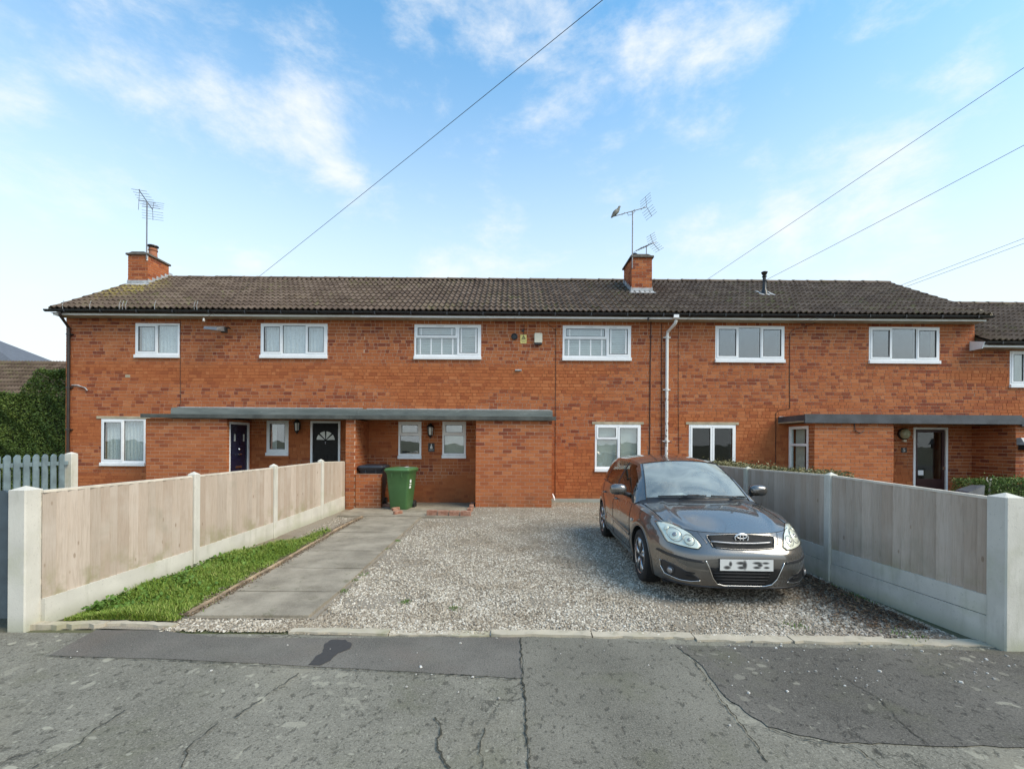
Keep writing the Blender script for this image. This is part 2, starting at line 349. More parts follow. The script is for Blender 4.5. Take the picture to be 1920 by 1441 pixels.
def leaf_mat(name, cols):
    m = MT(name, .6, spec=.3); r = m.math('POWER', m.island(), 1.25); m.col(m.mix(m.range(m.noise(1.3, 4), .35, .65), m.ramp(r, [(0, cols[0]), (.55, cols[1]), (1, cols[2])]), m.ramp(r, [(0, cols[0]), (1, cols[1])])))
    m.b.inputs['Transmission Weight'].default_value = 0; return m.mat
MATS['hedge'] = leaf_mat('hedge_leaf', [(.050, .085, .018), (.12, .185, .036), (.22, .27, .065)])
MATS['hedge2'] = leaf_mat('privet_leaf', [(.085, .085, .030), (.22, .195, .085), (.38, .33, .19)])
MATS['grass'] = leaf_mat('grass_blade', [(.085, .145, .016), (.185, .27, .032), (.40, .40, .13)])
MATS['weed'] = leaf_mat('weed_leaf', [(.055, .12, .015), (.10, .19, .028), (.17, .25, .05)])
MATS['twig'] = simple('twig', (.09, .06, .04), .9)
m = MT('flaking_white_pipe', .5); m.col(m.mix(m.math('MULTIPLY', m.range(m.noise(16, 5, .65, vec=m.map(m.P(), (1, 1, .55))), .55, .62), m.range(m.sep()[2], 3.3, 2.6)), (.74, .72, .68), (.09, .05, .035))); MATS['upvc_old'] = m.mat
MATS['door_red'] = simple('dark_red_door', (.035, .008, .010), .35)
MATS['edge_brick'] = simple('edging_brick', (.30, .215, .135), .9, var=.45, nscale=4, bump=.4)
# ================================================================== GROUND
YW, YP = 12.10, 11.05            # main brick front, front of the porches
def pave_mat(name, base, spots, crack, patch=.5, warm=0.0):
    m = MT(name, .92, spec=.25); p = m.P(); w = m.noise(2.0, 3, col=True)
    wv = m.node('ShaderNodeVectorMath', operation='MULTIPLY_ADD'); m.l.new(w, wv.inputs[0]); wv.inputs[1].default_value = (.5, .5, .5); m.l.new(p, wv.inputs[2])
    c = m.mix(m.range(m.noise(1.1, 5, .6), .3, .7), tuple(x*.74 for x in base), tuple(x*1.22 for x in base))
    c = m.mix(m.range(m.noise(110, 3, .8), .45, .72, 0, .75), c, tuple(x*2.1 for x in base))
    c = m.mix(m.range(m.noise(75, 3, .7), .54, .66, 0, .75), c, tuple(x*.35 for x in base))
    c = m.mix(m.math('MULTIPLY', m.range(m.noise(1.3, 5, .65, vec=m.map(p, (1, 1, 1), (4, 9, 0))), .50, .68), .32 if spots else .10), c, (.10, .102, .055))
    big = m.noise(.7, 4, .55); c = m.mix(m.range(big, .5, .7, 0, patch), c, (base[0]*1.55, base[1]*1.5, base[2]*1.38))
    if spots:                                   # pale lichen rosettes, irregular in size
        v = m.node('ShaderNodeTexVoronoi'); m.l.new(wv.outputs[0], v.inputs['Vector']); v.inputs['Scale'].default_value = 8.0
        sz = m.sep(v.outputs['Color'])[0]; e = m.math('ADD', v.outputs['Distance'], m.math('MULTIPLY', m.math('SUBTRACT', m.noise(34, 3), .5), .30))
        d = m.math('SUBTRACT', e, m.math('MULTIPLY', m.math('POWER', sz, 1.7), .40))
        msk = m.math('MULTIPLY', m.range(d, .03, -.05), m.math('MULTIPLY', m.range(m.noise(.9, 3), .38, .58), m.range(m.math('ABSOLUTE', m.math('SUBTRACT', m.sep()[0], .2)), .7, 2.2, .12, 1.0))); c = m.mix(m.math('MULTIPLY', msk, spots*1.1), c, (.37, .35, .275))
        v2 = m.node('ShaderNodeTexVoronoi'); m.l.new(wv.outputs[0], v2.inputs['Vector']); v2.inputs['Scale'].default_value = 21.0
        s2 = m.sep(v2.outputs['Color'])[1]; m2 = m.math('MULTIPLY', m.range(v2.outputs['Distance'], .25, .15), m.range(s2, .74, .80)); c = m.mix(m.math('MULTIPLY', m2, spots*.9), c, (.34, .325, .26))
    pits = m.range(m.noise(19, 5, .65, vec=m.map(p, (1, .7, 1))), .56, .65, 0, .62 if spots else .15); c = m.mix(pits, c, tuple(x*.30 for x in base))
    h = m.math('ADD', m.noise(80, 4, .7), m.math('MULTIPLY', pits, -1.2))
    if crack:
        v3 = m.node('ShaderNodeTexVoronoi', feature='DISTANCE_TO_EDGE'); wv2 = m.node('ShaderNodeVectorMath', operation='MULTIPLY_ADD'); m.l.new(m.noise(3.5, 6, .7, col=True), wv2.inputs[0]); wv2.inputs[1].default_value = (.45, .45, .45); m.l.new(p, wv2.inputs[2])
        m.l.new(wv2.outputs[0], v3.inputs['Vector']); v3.inputs['Scale'].default_value = .95
        ck = m.math('MULTIPLY', m.range(v3.outputs['Distance'], .011, .004), m.range(m.noise(.8, 3, vec=m.map(p, (1, 1, 1), (7, 3, 0))), .50, .60))
        c = m.mix(m.math('MULTIPLY', ck, crack), c, (.018, .018, .016)); h = m.math('ADD', h, m.math('MULTIPLY', ck, -2.0))
    if warm: c = m.mix(m.range(m.noise(1.6, 4), .45, .7, 0, warm), c, (base[0]*1.3, base[1]*1.02, base[2]*.98))
    m.col(c); m.bump(h, .55, .006); return m.mat
MATS['pave'] = pave_mat('old_tarmac', (.165, .155, .126), .70, .5)
MATS['pave_smooth'] = pave_mat('smooth_tarmac', (.122, .113, .098), 0, 0, .15, .25)
MATS['pave_coarse'] = pave_mat('coarse_tarmac', (.143, .134, .110), .12, 0, .3)
MATS['pave_dark'] = pave_mat('dark_tarmac', (.100, .092, .079), .45, .4, .18)
def flat(name, poly, z, mat, skirt=.0):
    mb = MB(); n = len(poly); vs = [(p[0], p[1], z) for p in poly]
    mb.add(vs, [tuple(range(n))])
    if skirt: mb.add(vs+[(p[0], p[1], z-skirt) for p in poly], [(i, (i+1) % n, n+(i+1) % n, n+i) for i in range(n)])
    return struct(mb.build(name, mat))
def jag(a, b, n, amp):
    a, b = Vector(a), Vector(b); d = (b-a); nn = Vector((-d.y, d.x, 0)).normalized(); return [a+d*(i/n)+nn*random.uniform(-amp, amp)*(0 if i in (0,) else 1) for i in range(n)]
# one sheet to the horizon: grass and soil beyond the plot
m = MT('far_ground', .95); m.col(m.mix(m.range(m.noise(.4, 6), .35, .65), (.075, .085, .03), (.13, .11, .075))); m.bump(m.noise(30, 4), .5, .02)
gm = MB().quad((-600, -600, -.012), (600, -600, -.012), (600, 900, -.012), (-600, 900, -.012)); struct(gm.build('ground', m.mat))
Yt = 3.93                                                # street edge of the plot
flat('pavement', [(-14, -6, 0), (14, -6, 0), (14, Yt-.03, 0), (-14, Yt-.03, 0)], -.004, MATS['pave'])
m = MT('road_asphalt', .9); m.col(m.mix(m.range(m.noise(120, 3), .3, .7), (.04, .04, .042), (.075, .075, .077))); m.bump(m.noise(110, 4), .5, .005)
flat('road', [(-60, -14, 0), (60, -14, 0), (60, -6.02, 0), (-60, -6.02, 0)], -.008, m.mat)
# tarmac patches laid at different times
sA = [gnd(x, y) for x, y in ((90, 1228), (180, 1180), (300, 1180), (400, 1193), (545, 1195), (760, 1194), (974, 1193))]
sB = [gnd(x, y) for x, y in ((981, 1271), (800, 1260), (560, 1247), (330, 1235))]
pp = []
for a, b in zip(sA+sB, (sA+sB)[1:]+[sA[0]]): pp += jag(a, b, 6, .006)
flat('tarmac_patch', pp, .000, MATS['pave_smooth'])
cA = [(977, 1193), (1120, 1196), (1262, 1207), (1300, 1240), (1345, 1310), (1420, 1405), (1470, 1470), (1600, 1700)]; cB = [(985, 1700), (990, 1441), (985, 1330), (981, 1271)]
pp = []; q = [gnd(*c) for c in cA+cB]
for a, b in zip(q, q[1:]+[q[0]]): pp += jag(a, b, 8, .010)
flat('tarmac_patch', pp, .001, MATS['pave_coarse'])
q = [gnd(*c) for c in [(1264, 1208), (1500, 1214), (1700, 1216), (1990, 1222)]]+[Vector((6.4, 3.9, 0)), Vector((6.4, 2.35, 0))]+[gnd(*c) for c in [(1920, 1400), (1700, 1395), (1560, 1390), (1440, 1362), (1360, 1305), (1306, 1238)]]
pp = []
for a, b in zip(q, q[1:]+[q[0]]): pp += jag(a, b, 6, .012)
flat('tarmac_patch', pp, .002, MATS['pave_dark'])
m = MT('oil_stain', .75); m.col(m.mix(m.noise(40, 4), (.030, .028, .027), (.055, .050, .046)))
sp_ = [gnd(*c) for c in ((578, 1246), (592, 1230), (606, 1222), (608, 1208), (622, 1199), (648, 1199), (660, 1207), (656, 1216), (634, 1224), (620, 1238), (600, 1247))]
pp = []
for a, b in zip(sp_, sp_[1:]+[sp_[0]]): pp += jag(a, b, 4, .008)
flat('oil_stain', pp, .004, m.mat)
# dark joints and long cracks between the patches
mb = MB()
def crack(path, w):
    q = []; 
    pts = [gnd(*c) for c in path]
    for a, b in zip(pts, pts[1:]): q += jag(a, b, max(2, int((b-a).length/.028)), .010)
    q.append(pts[-1])
    for i in range(len(q)-1):
        a, b = q[i], q[i+1]; n = Vector((-(b-a).y, (b-a).x, 0)).normalized(); u = w*random.uniform(.2, 1.7); v = w*random.uniform(.2, 1.7)
        mb.quad((a.x-n.x*u, a.y-n.y*u, .006), (b.x-n.x*v, b.y-n.y*v, .006), (b.x+n.x*v, b.y+n.y*v, .006), (a.x+n.x*u, a.y+n.y*u, .006))
crack([(975, 1195), (979, 1270), (986, 1330), (988, 1380), (993, 1441)], .0045)
crack([(85, 1230), (330, 1238), (600, 1253), (800, 1262), (980, 1273)], .003)
crack([(1300, 1238), (1345, 1302), (1400, 1372), (1440, 1430)], .0035)
crack([(1580, 1270), (1650, 1312), (1690, 1355), (1735, 1392)], .0025)
crack([(815, 1345), (826, 1365), (820, 1400), (832, 1425), (845, 1441)], .0045)
crack([(60, 1441), (150, 1395), (180, 1365), (235, 1332)], .003)
crack([(340, 1440), (352, 1402), (390, 1370), (410, 1355)], .003)
crack([(560, 1262), (520, 1290), (440, 1345)], .003); crack([(905, 1441), (900, 1405), (908, 1365)], .003)
crack([(1660, 1441), (1600, 1400), (1500, 1385), (1440, 1366)], .003)
m = MT('crack_dirt', .95); m.col(m.mix(m.noise(30, 3), (.020, .019, .015), (.055, .052, .034))); struct(mb.build('pavement_crack', m.mat))
# ---- the drive: soil sheet under loose stones
XR, XL = 3.80, -4.02
pathL = [gnd(*c) for c in ((345, 1163), (470, 1092), (560, 1040), (640, 992), (700, 962))]
pathR = [gnd(*c) for c in ((572, 1166), (640, 1110), (690, 1062), (745, 1012), (795, 966))]
def lx(poly, y):
    for a, b in zip(poly, poly[1:]):
        if a.y <= y <= b.y: return a.x+(b.x-a.x)*(y-a.y)/(b.y-a.y)
    return poly[0].x if y < poly[0].y else poly[-1].x
def rise(y): 
    t = min(1, max(0, (y-8.6)/2.3)); return .075*t*t*(3-2*t)
m = MT('drive_soil', .95); c = m.mix(m.range(m.noise(160, 3, .7), .3, .7), (.17, .14, .105), (.36, .315, .25)); c = m.mix(m.range(m.noise(1.1, 5, .6), .48, .68, 0, .7), c, (.20, .155, .105)); m.col(c); m.bump(m.vor(120), .7, .008)
mb = MB(); ny = 60; nx = 30; vs = []
for j in range(ny+1):
    y = 3.84
    for i in range(nx+1): x = XL-.02+(XR-XL+.04)*i/nx; ys_ = 3.975 if x < -1.7 else 3.885; y = ys_+(YW-ys_)*j/ny; vs.append((x, y, rise(y)*(1 if x > -1 else 0)+.004*math.sin(x*7+y*5)))
mb.add(vs, [(j*(nx+1)+i, j*(nx+1)+i+1, (j+1)*(nx+1)+i+1, (j+1)*(nx+1)+i) for j in range(ny) for i in range(nx)])
MATS['soil'] = m.mat; struct(mb.build('driveway', m.mat, smooth='all'))
# path of concrete slabs
path = MB(); path.quad((-3.4, 4.2, .012), (-1.8, 4.2, .012), (-1.9, 10, .012), (-3.4, 10, .012)); po = struct(path.build('path', MATS['soil']))
cuts = [(4.22, 4.885), (4.905, 5.79), (5.815, 6.71), (6.735, 8.09), (8.115, 9.845)]
for k, (y0, y1) in enumerate(cuts):
    x = [lx(pathL, y0)+.06, lx(pathR, y0), lx(pathR, y1), lx(pathL, y1)+.06]; t = random.uniform(.030, .042); e = random.uniform(-.006, .008)
    q = []
    for a, b in (((x[0], y0), (x[1], y0)), ((x[1], y0), (x[2], y1)), ((x[2], y1), (x[3], y1)), ((x[3], y1), (x[0], y0))): q += jag((a[0], a[1], 0), (b[0], b[1], 0), 6, .006)
    sm = MB(); n = len(q); sm.add([(p.x, p.y, t+e*(p.x+2.4)) for p in q]+[(p.x, p.y, -.02) for p in q], [tuple(range(n))]+[(i, n+i, n+(i+1) % n, (i+1) % n) for i in range(n)]); sm.build('slab', MATS['slab'], po)
# thin tile edging left of the path
eo = MB(); eo.box(-3.3, -3.29, 9.7, 9.71, 0, .01); ed = eo.build('path_edging', MATS['conc_edge']); struct(ed)
y = 4.25; k = 0
while y < 9.7:
    l = random.uniform(.28, .5); x = lx(pathL, y+l/2); x2 = lx(pathL, y+l); x1 = lx(pathL, y)
    em = MB(); w = random.uniform(.028, .04); h = random.uniform(.045, .06); dx = random.uniform(-.012, .006)
    em.add([(x1-w+dx, y, -.02), (x1+w*.2+dx, y, -.02), (x2+w*.2+dx, y+l-.012, -.02), (x2-w+dx, y+l-.012, -.02), (x1-w+dx+.004, y, h), (x1+w*.2+dx-.004, y, h-.006), (x2+w*.2+dx-.004, y+l-.012, h), (x2-w+dx+.004, y+l-.012, h+.004)],
           [(0, 3, 2, 1), (4, 5, 6, 7), (0, 1, 5, 4), (1, 2, 6, 5), (2, 3, 7, 6), (3, 0, 4, 7)]); em.build('edging_tile', MATS['edge_brick'] if 'edge_brick' in MATS else MATS['conc_edge'], ed); y += l
# threshold kerb along the street
ko = MB(); ko.box(-4.02, -1.5, 4.0, 4.02, -.05, -.02); kerb = struct(ko.build('threshold_kerb', MATS['conc_edge']))
def kerbrun(p0, p1, hw, z, n):
    a, b = Vector(p0), Vector(p1)
    for i in range(n):
        u = a.lerp(b, i/n); v = a.lerp(b, (i+1)/n-.004); kb = MB(); m_ = 10; top = []
        d = (v-u).normalized(); nn = Vector((-d.y, d.x, 0))
        lo = [u.lerp(v, j/m_)-nn*(hw+random.uniform(-.022, .012)) for j in range(m_+1)]; hi = [u.lerp(v, j/m_)+nn*(hw+random.uniform(-.014, .010)) for j in range(m_+1)]
        ring = lo+hi[::-1]; zz = z+random.uniform(-.006, .008); n2 = len(ring)
        kb.add([(p.x, p.y, zz+random.uniform(-.003, .003)) for p in ring]+[(p.x, p.y, -.05) for p in ring], [(j, j+1, n2-2-j, n2-1-j) for j in range(m_)]+[(j, n2+j, n2+(j+1) % n2, (j+1) % n2) for j in range(n2)])
        kb.build('kerb_stone', MATS['conc_edge'], kerb)
kerbrun(gnd(545, 1184), gnd(1300, 1192), .052, .014, 4); kerbrun(gnd(1302, 1195), gnd(1850, 1206), .062, .012, 3)
kerbrun(gnd(58, 1176), gnd(200, 1173), .045, .03, 1); kerbrun(gnd(205, 1170), gnd(330, 1174), .035, .03, 1)
# ---- loose gravel
SB = np.array([(-.5, -.5, -.4), (.5, -.45, -.35), (.45, .5, -.4), (-.5, .4, -.35), (-.35, -.4, .4), (.4, -.3, .35), (.3, .38, .42), (-.4, .3, .36)])
SF = [(0, 3, 2, 1), (4, 5, 6, 7), (0, 1, 5, 4), (1, 2, 6, 5), (2, 3, 7, 6), (3, 0, 4, 7)]
n = 175000
u = RNG.random(n); Y = 3.9/(1-u*(1-3.9/YW))              # more of them near the street
X = RNG.uniform(XL, XR, n)
xr = np.interp(Y, [p.y for p in pathR], [p.x for p in pathR]); 
left_bed = [gnd(*c) for c in ((620, 1000), (700, 966), (760, 940), (668, 942), (655, 958), (560, 1005))]
edge_noise = .05*np.sin(Y*9)+.04*np.sin(Y*23+1)
keep = (X > xr+.04+edge_noise-np.abs(RNG.normal(0, .05, n))*(RNG.random(n) < .35)) & (Y < YW-.03)
porch = (X > -.93) & (X < 1.0) & (Y > YP-.03); slabr = (X < -.86) & (Y > 9.72); keep &= ~porch & ~slabr
front = (X > -2.95+.1*np.sin(X*9)) & (X < -1.4) & (Y < 4.24+.05*np.sin(X*12)) & (Y > 3.93); keep |= front
bed = inpoly(np.stack([X, Y], 1), left_bed) & (RNG.random(n) < .55); keep |= bed
wv_ = np.sin(X*1.7+.9*np.sin(Y*1.3)+.5)*np.sin(Y*1.9+1.1*np.sin(X*.9))+.4*np.sin(X*4.1+Y*3.3); ruts = np.exp(-((X-1.55)/.16)**2)+np.exp(-((X-3.05)/.16)**2); ruts = ruts*(Y < 5.2)
thin = RNG.random(n) < np.clip(.78-.42*np.clip(wv_, 0, 1)-.35*ruts, .16, 1); keep &= thin
# worn spots where the soil shows
for px_, py_, r in ((690, 1128, .22), (1035, 1130, .17), (770, 1120, .15), (1290, 1130, .25)):
    c = gnd(px_, py_); d = np.hypot((X-c.x)*.7, Y-c.y); keep &= (d > r) | (RNG.random(n) < .3)
X, Y = X[keep], Y[keep]; n = len(X)
s = .009+.013*RNG.random(n)**1.8; s *= np.where(X > 2.2+.25*np.sin(Y*3), 1.25, 1.0)
sc = np.stack([s*RNG.uniform(.8, 1.4, n), s*RNG.uniform(.7, 1.1, n), s*RNG.uniform(.4, .75, n)], 1)
A = rand_rot(n)*.25; A = np.einsum('nij,njk->nik', rotz(RNG.uniform(0, 6.28, n)), np.eye(3)[None]+A)*sc[:, None, :]
rz = np.array([rise(v) for v in Y])*np.where(X > -1, 1, 0); Zs = rz+.003+RNG.random(n)*.006
m = MT('gravel_stone', .85, spec=.3); r = m.island()
c = m.ramp(r, [(0, (.17, .14, .105)), (.2, (.29, .247, .192)), (.5, (.43, .378, .302)), (.8, (.54, .488, .408)), (1, (.70, .655, .575))])
xs = m.sep(); brown = m.math('MULTIPLY', m.range(xs[0], 1.7, 3.5), m.range(m.noise(1.5, 4), .3, .55)); c = m.mix(m.math('MULTIPLY', brown, .62), c, m.ramp(r, [(0, (.05, .03, .02)), (.6, (.19, .125, .085)), (1, (.42, .36, .30))]))
c = m.mix(m.range(m.noise(.9, 5, .65), .47, .64, 0, .65), c, m.mix(r, (.15, .115, .078), (.36, .295, .215))); m.col(c)
gv = many('gravel', SB, SF, (A, np.stack([X, Y, Zs], 1)), m.mat); stuff(gv); gv['label'] = 'loose pale grey gravel covering the driveway'; gv['category'] = 'gravel'
# stray stones on the tarmac
n = 620; X = RNG.uniform(-4, 6, n); Y = 3.86-np.abs(RNG.normal(0, .5, n)); k = RNG.random(n) < np.where(X > 1.5, .9, .10); X, Y = X[k], Y[k]; n = len(X)
s = .007+.014*RNG.random(n)**3; A = rotz(RNG.uniform(0, 6.28, n))*np.stack([s*1.2, s, s*.6], 1)[:, None, :]
m = MT('stray_stone', .85); m.col(m.ramp(m.island(), [(0, (.16, .15, .13)), (.5, (.34, .32, .29)), (1, (.62, .60, .56))]))
sv = many('stray_gravel', SB, SF, (A, np.stack([X, Y, np.full(n, .006)], 1)), m.mat); stuff(sv); sv['label'] = 'pale stray stones kicked onto the dark tarmac'; sv['category'] = 'gravel'
# dead leaves along the right hand fence
n = 5200; Y = 4.05+3.2*RNG.random(n); X = 3.70-np.abs(RNG.normal(0, .28, n)); 
LV = np.array([(-.5, 0, 0), (0, -.28, .12), (.5, 0, .02), (0, .28, .14)]); A = np.einsum('nij,njk->nik', rotz(RNG.uniform(0, 6.28, n)), rand_rot(n)*.3+np.eye(3)[None]*.8)*(.022+.03*RNG.random(n))[:, None, None]
m = MT('dead_leaf', .8); m.col(m.ramp(m.island(), [(0, (.035, .02, .012)), (.6, (.12, .062, .030)), (1, (.24, .15, .08))]))
dl = many('fallen_leaves', LV, [(0, 1, 2, 3)], (A, np.stack([X, Y, .018+RNG.random(n)*.012], 1)), m.mat); stuff(dl); dl['label'] = 'brown dead leaves lying along the grey fence'; dl['category'] = 'leaves'
# ---- grass verge
def gx(y): return lx(pathL, y)-.05
gp = [gnd(*c) for c in ((105, 1166), (205, 1163), (330, 1166))]+[Vector((gx(y), y, 0)) for y in np.linspace(4.4, 8.2, 9)]+[gnd(*c) for c in ((612, 992), (560, 1012))]+[Vector((XL, 6.5, 0)), Vector((XL, 4.3, 0))]
m = MT('verge_soil', .95); m.col(m.mix(m.noise(9, 5), (.035, .05, .012), (.09, .075, .04)))
mb = MB(); mb.add([(p.x, p.y, .012) for p in gp], [tuple(range(len(gp)))]); struct(mb.build('verge', m.mat))
n = 190000; X = RNG.uniform(XL, -1.9, n); Y = 4.1+RNG.random(n)**1.5*4.6; k = inpoly(np.stack([X, Y], 1), gp); fade = RNG.random(n) < np.clip((8.4-Y)/1.2, .12, 1); bare = np.sin(X*4.3+2)*np.sin(Y*2.9+1)+.6*np.sin(X*11+Y*7); k &= fade & ((bare < .9) | (RNG.random(n) < .35)); X, Y = X[k], Y[k]; n = len(X); X = X+np.where(RNG.random(n) < .12, RNG.normal(0, .06, n), 0); X = np.maximum(X, XL+.005)
GB = np.array([(-.5, 0, 0), (.5, 0, 0), (.32, .10, .55), (-.32, .10, .55), (0, .42, 1.0), (0, .42, 1.0)])
clump = .5+.5*np.sin(X*5.1+1.3*np.sin(Y*3.7))*np.sin(Y*4.3+X); h = (.022+.055*RNG.random(n)**1.6)*(.40+1.0*clump); w = .0045+.003*RNG.random(n)
A = rotz(RNG.uniform(0, 6.28, n)); lean = RNG.uniform(.5, 2.0, n); A = A*np.stack([w*1.6, h*lean, h], 1)[:, None, :]
gr = many('grass', GB[:5], [(0, 1, 2), (0, 2, 3), (3, 2, 4)], (A, np.stack([X, Y, np.full(n, .010)], 1)), MATS['grass']); stuff(gr); gr['label'] = 'bright green grass verge beside the pale fence'; gr['category'] = 'grass'
# broad leaved weeds among the grass, thicker against the gravel boards
n = 3800; X = XL+np.abs(RNG.normal(0, .30, n)); Y = 4.3+RNG.random(n)**1.3*4.5; k = inpoly(np.stack([X, Y], 1), gp); X, Y = X[k], Y[k]; n = len(X)
WL = np.array([(-.12, 0, 0), (.12, 0, 0), (.42, .5, .16), (0, 1.0, .06), (-.42, .5, .16)])
A = np.einsum('nij,njk->nik', rotz(RNG.uniform(0, 6.28, n)), rotx(RNG.uniform(.1, 1.1, n)))*(.014+.034*RNG.random(n)**2)[:, None, None]
wd = many('weeds', WL, [(0, 1, 2), (0, 2, 4), (2, 3, 4)], (A, np.stack([X, Y, .02+.05*RNG.random(n)], 1)), MATS['weed']); stuff(wd); wd['label'] = 'broad leaved weeds growing against the pale fence'; wd['category'] = 'weeds'

# small tufts that have seeded in the drive and along the path
n = 1000; cs = [gnd(*c) for c in ((672, 1078), (660, 1090), (850, 1143), (640, 1110), (1625, 1122), (1600, 1118), (1560, 1100), (760, 1130), (745, 1015), (720, 1030), (665, 960), (680, 955), (650, 965), (1490, 1176), (1700, 1190))]; k = RNG.integers(0, len(cs), n)
C = np.array([(c.x, c.y) for c in cs]); rad = np.array([.10, .07, .06, .06, .16, .12, .10, .05, .05, .06, .16, .14, .12, .12, .14]); X = C[k, 0]+RNG.normal(0, 1, n)*rad[k]*.6; Y = C[k, 1]+RNG.normal(0, 1, n)*rad[k]*.6; X = np.clip(X, XL, XR-.06)
hh = .008+.018*RNG.random(n); A = rotz(RNG.uniform(0, 6.28, n))*np.stack([np.full(n, .008), hh*1.2, hh], 1)[:, None, :]
tf = many('tufts', GB[:5], [(0, 1, 2), (0, 2, 3), (3, 2, 4)], (A, np.stack([X, Y, np.full(n, .012)], 1)), MATS['weed']); stuff(tf); tf['label'] = 'scattered green tufts seeded in the gravel drive'; tf['category'] = 'grass'
# bare earth and crumbs along the left edge of the path
n = 5200; Y = 4.2+5.4*RNG.random(n); X = np.array([lx(pathL, v) for v in Y])-.02+RNG.normal(0, .055, n)
s = .004+.010*RNG.random(n)**2; A = rotz(RNG.uniform(0, 6.28, n))*np.stack([s*1.3, s, s*.7], 1)[:, None, :]
m = MT('soil_crumb', .95); m.col(m.ramp(m.island(), [(0, (.06, .042, .028)), (.6, (.16, .115, .075)), (1, (.34, .29, .22))]))
sc_ = many('soil_crumbs', SB, SF, (A, np.stack([X, Y, .035+.012*RNG.random(n)], 1)), m.mat); stuff(sc_); sc_['label'] = 'brown soil crumbs scattered along the path edge'; sc_['category'] = 'soil'
# ================================================================== HOUSES
def unit_brick():
    mb = MB(); mb.add([(0, 0, 0), (1, 0, 0), (1, 0, 1), (0, 0, 1), (0, 1, 0), (1, 1, 0), (1, 1, 1), (0, 1, 1)], [(0, 1, 2, 3), (0, 4, 5, 1), (1, 5, 6, 2), (2, 6, 7, 3), (3, 7, 4, 0)]); return mb
UB = unit_brick(); UBM = UB.mesh('brick', MATS['brick1'], recalc=False)
UBV, UBF = np.array(UB.v), UB.f
CO, BL, JT = .0865, .218, .0125
def subtract(r, o):
    x0, x1, z0, z1 = r; a0, a1, b0, b1 = o
    if a0 >= x1 or a1 <= x0 or b0 >= z1 or b1 <= z0: return [r]
    out = []
    if z0 < b0: out.append((x0, x1, z0, b0))
    if z1 > b1: out.append((x0, x1, b1, z1))
    zz0, zz1 = max(z0, b0), min(z1, b1)
    if x0 < a0: out.append((x0, a0, zz0, zz1))
    if x1 > a1: out.append((a1, x1, zz0, zz1))
    return out
class House:
    def __init__(s, name, label, loc): s.root = thing(name, label, 'house', loc, 'houses of the brick terrace'); s.bricks = []; s.tiles = []; s.tile_rows = None
    def face(s, wall, org, ang, w, h, holes=(), bond='garden', z0=0.0, weight=1.0, off=None):
        """lay bricks on a face: org = lower left corner seen from outside, ang = rotation about z of the face (0: looks to -Y)"""
        nrow = int(math.ceil(h/CO)); zb = org[2]
        for r in range(nrow):
            za = r*CO; zt = min(h, za+CO-JT)
            if zt-za < .02: continue
            x = 0.0; gr = int(round((zb+za)/CO))
            if bond == 'stretcher': x = -BL/2 if gr % 2 else 0.0; seq = ['S']
            elif bond == 'pier': x = 0; seq = ['S'] if gr % 2 else ['H', 'H']
            else: seq = (['S', 'S', 'H', 'S', 'H', 'S'] if gr % 3 else ['S', 'H', 'S', 'H', 'H', 'H']) if gr*CO < 3.4 else (['S', 'H', 'S', 'S', 'H'] if gr % 2 else ['H', 'H', 'S', 'H']); x = -random.uniform(0, BL)
            k = random.randrange(len(seq)) if bond == 'garden' else 0
            while x < w-.01:
                l = BL if seq[k % len(seq)] == 'S' else BL/2; k += 1
                a, b = max(0, x), min(w, x+l-JT); x += l
                if b-a < .018: continue
                rects = [(a, b, za, zt)]
                for o in holes:
                    rects = [q for rr in rects for q in subtract(rr, o)]
                for q in rects:
                    if q[1]-q[0] > .012 and q[3]-q[2] > .012: s.bricks.append((wall, org, ang, q, weight))
    def finish_bricks(s, part):
        # the ones that show largest are objects, the rest one mesh
        def key(b):
            wall, org, ang, q, wt = b; y = org[1]; return wt*(q[1]-q[0])*(q[3]-q[2])/(y*y)
        order = sorted(range(len(s.bricks)), key=lambda i: -key(s.bricks[i])); top = set(order[:300]); A = []; T = []
        for i, (wall, org, ang, q, wt) in enumerate(s.bricks):
            pr = random.uniform(.0, .0035); d = .012; c, sn = math.cos(ang), math.sin(ang)
            # local: x along face, y into wall
            lx_, ly_ = q[0], -pr; loc = Vector((org[0]+c*lx_-sn*ly_, org[1]+sn*lx_+c*ly_, org[2]+q[2])); sc = (q[1]-q[0], d+pr, q[3]-q[2])
            if i in top: piece('brick', UBM, loc, wall, sc, (0, 0, ang))
            else:
                m3 = np.array([[c*sc[0], -sn*sc[1], 0], [sn*sc[0], c*sc[1], 0], [0, 0, sc[2]]]); A.append(m3); T.append(tuple(loc))
        if A: stuff(many('brickwork', UBV, UBF, (np.array(A), np.array(T)), MATS['brickN'], part))
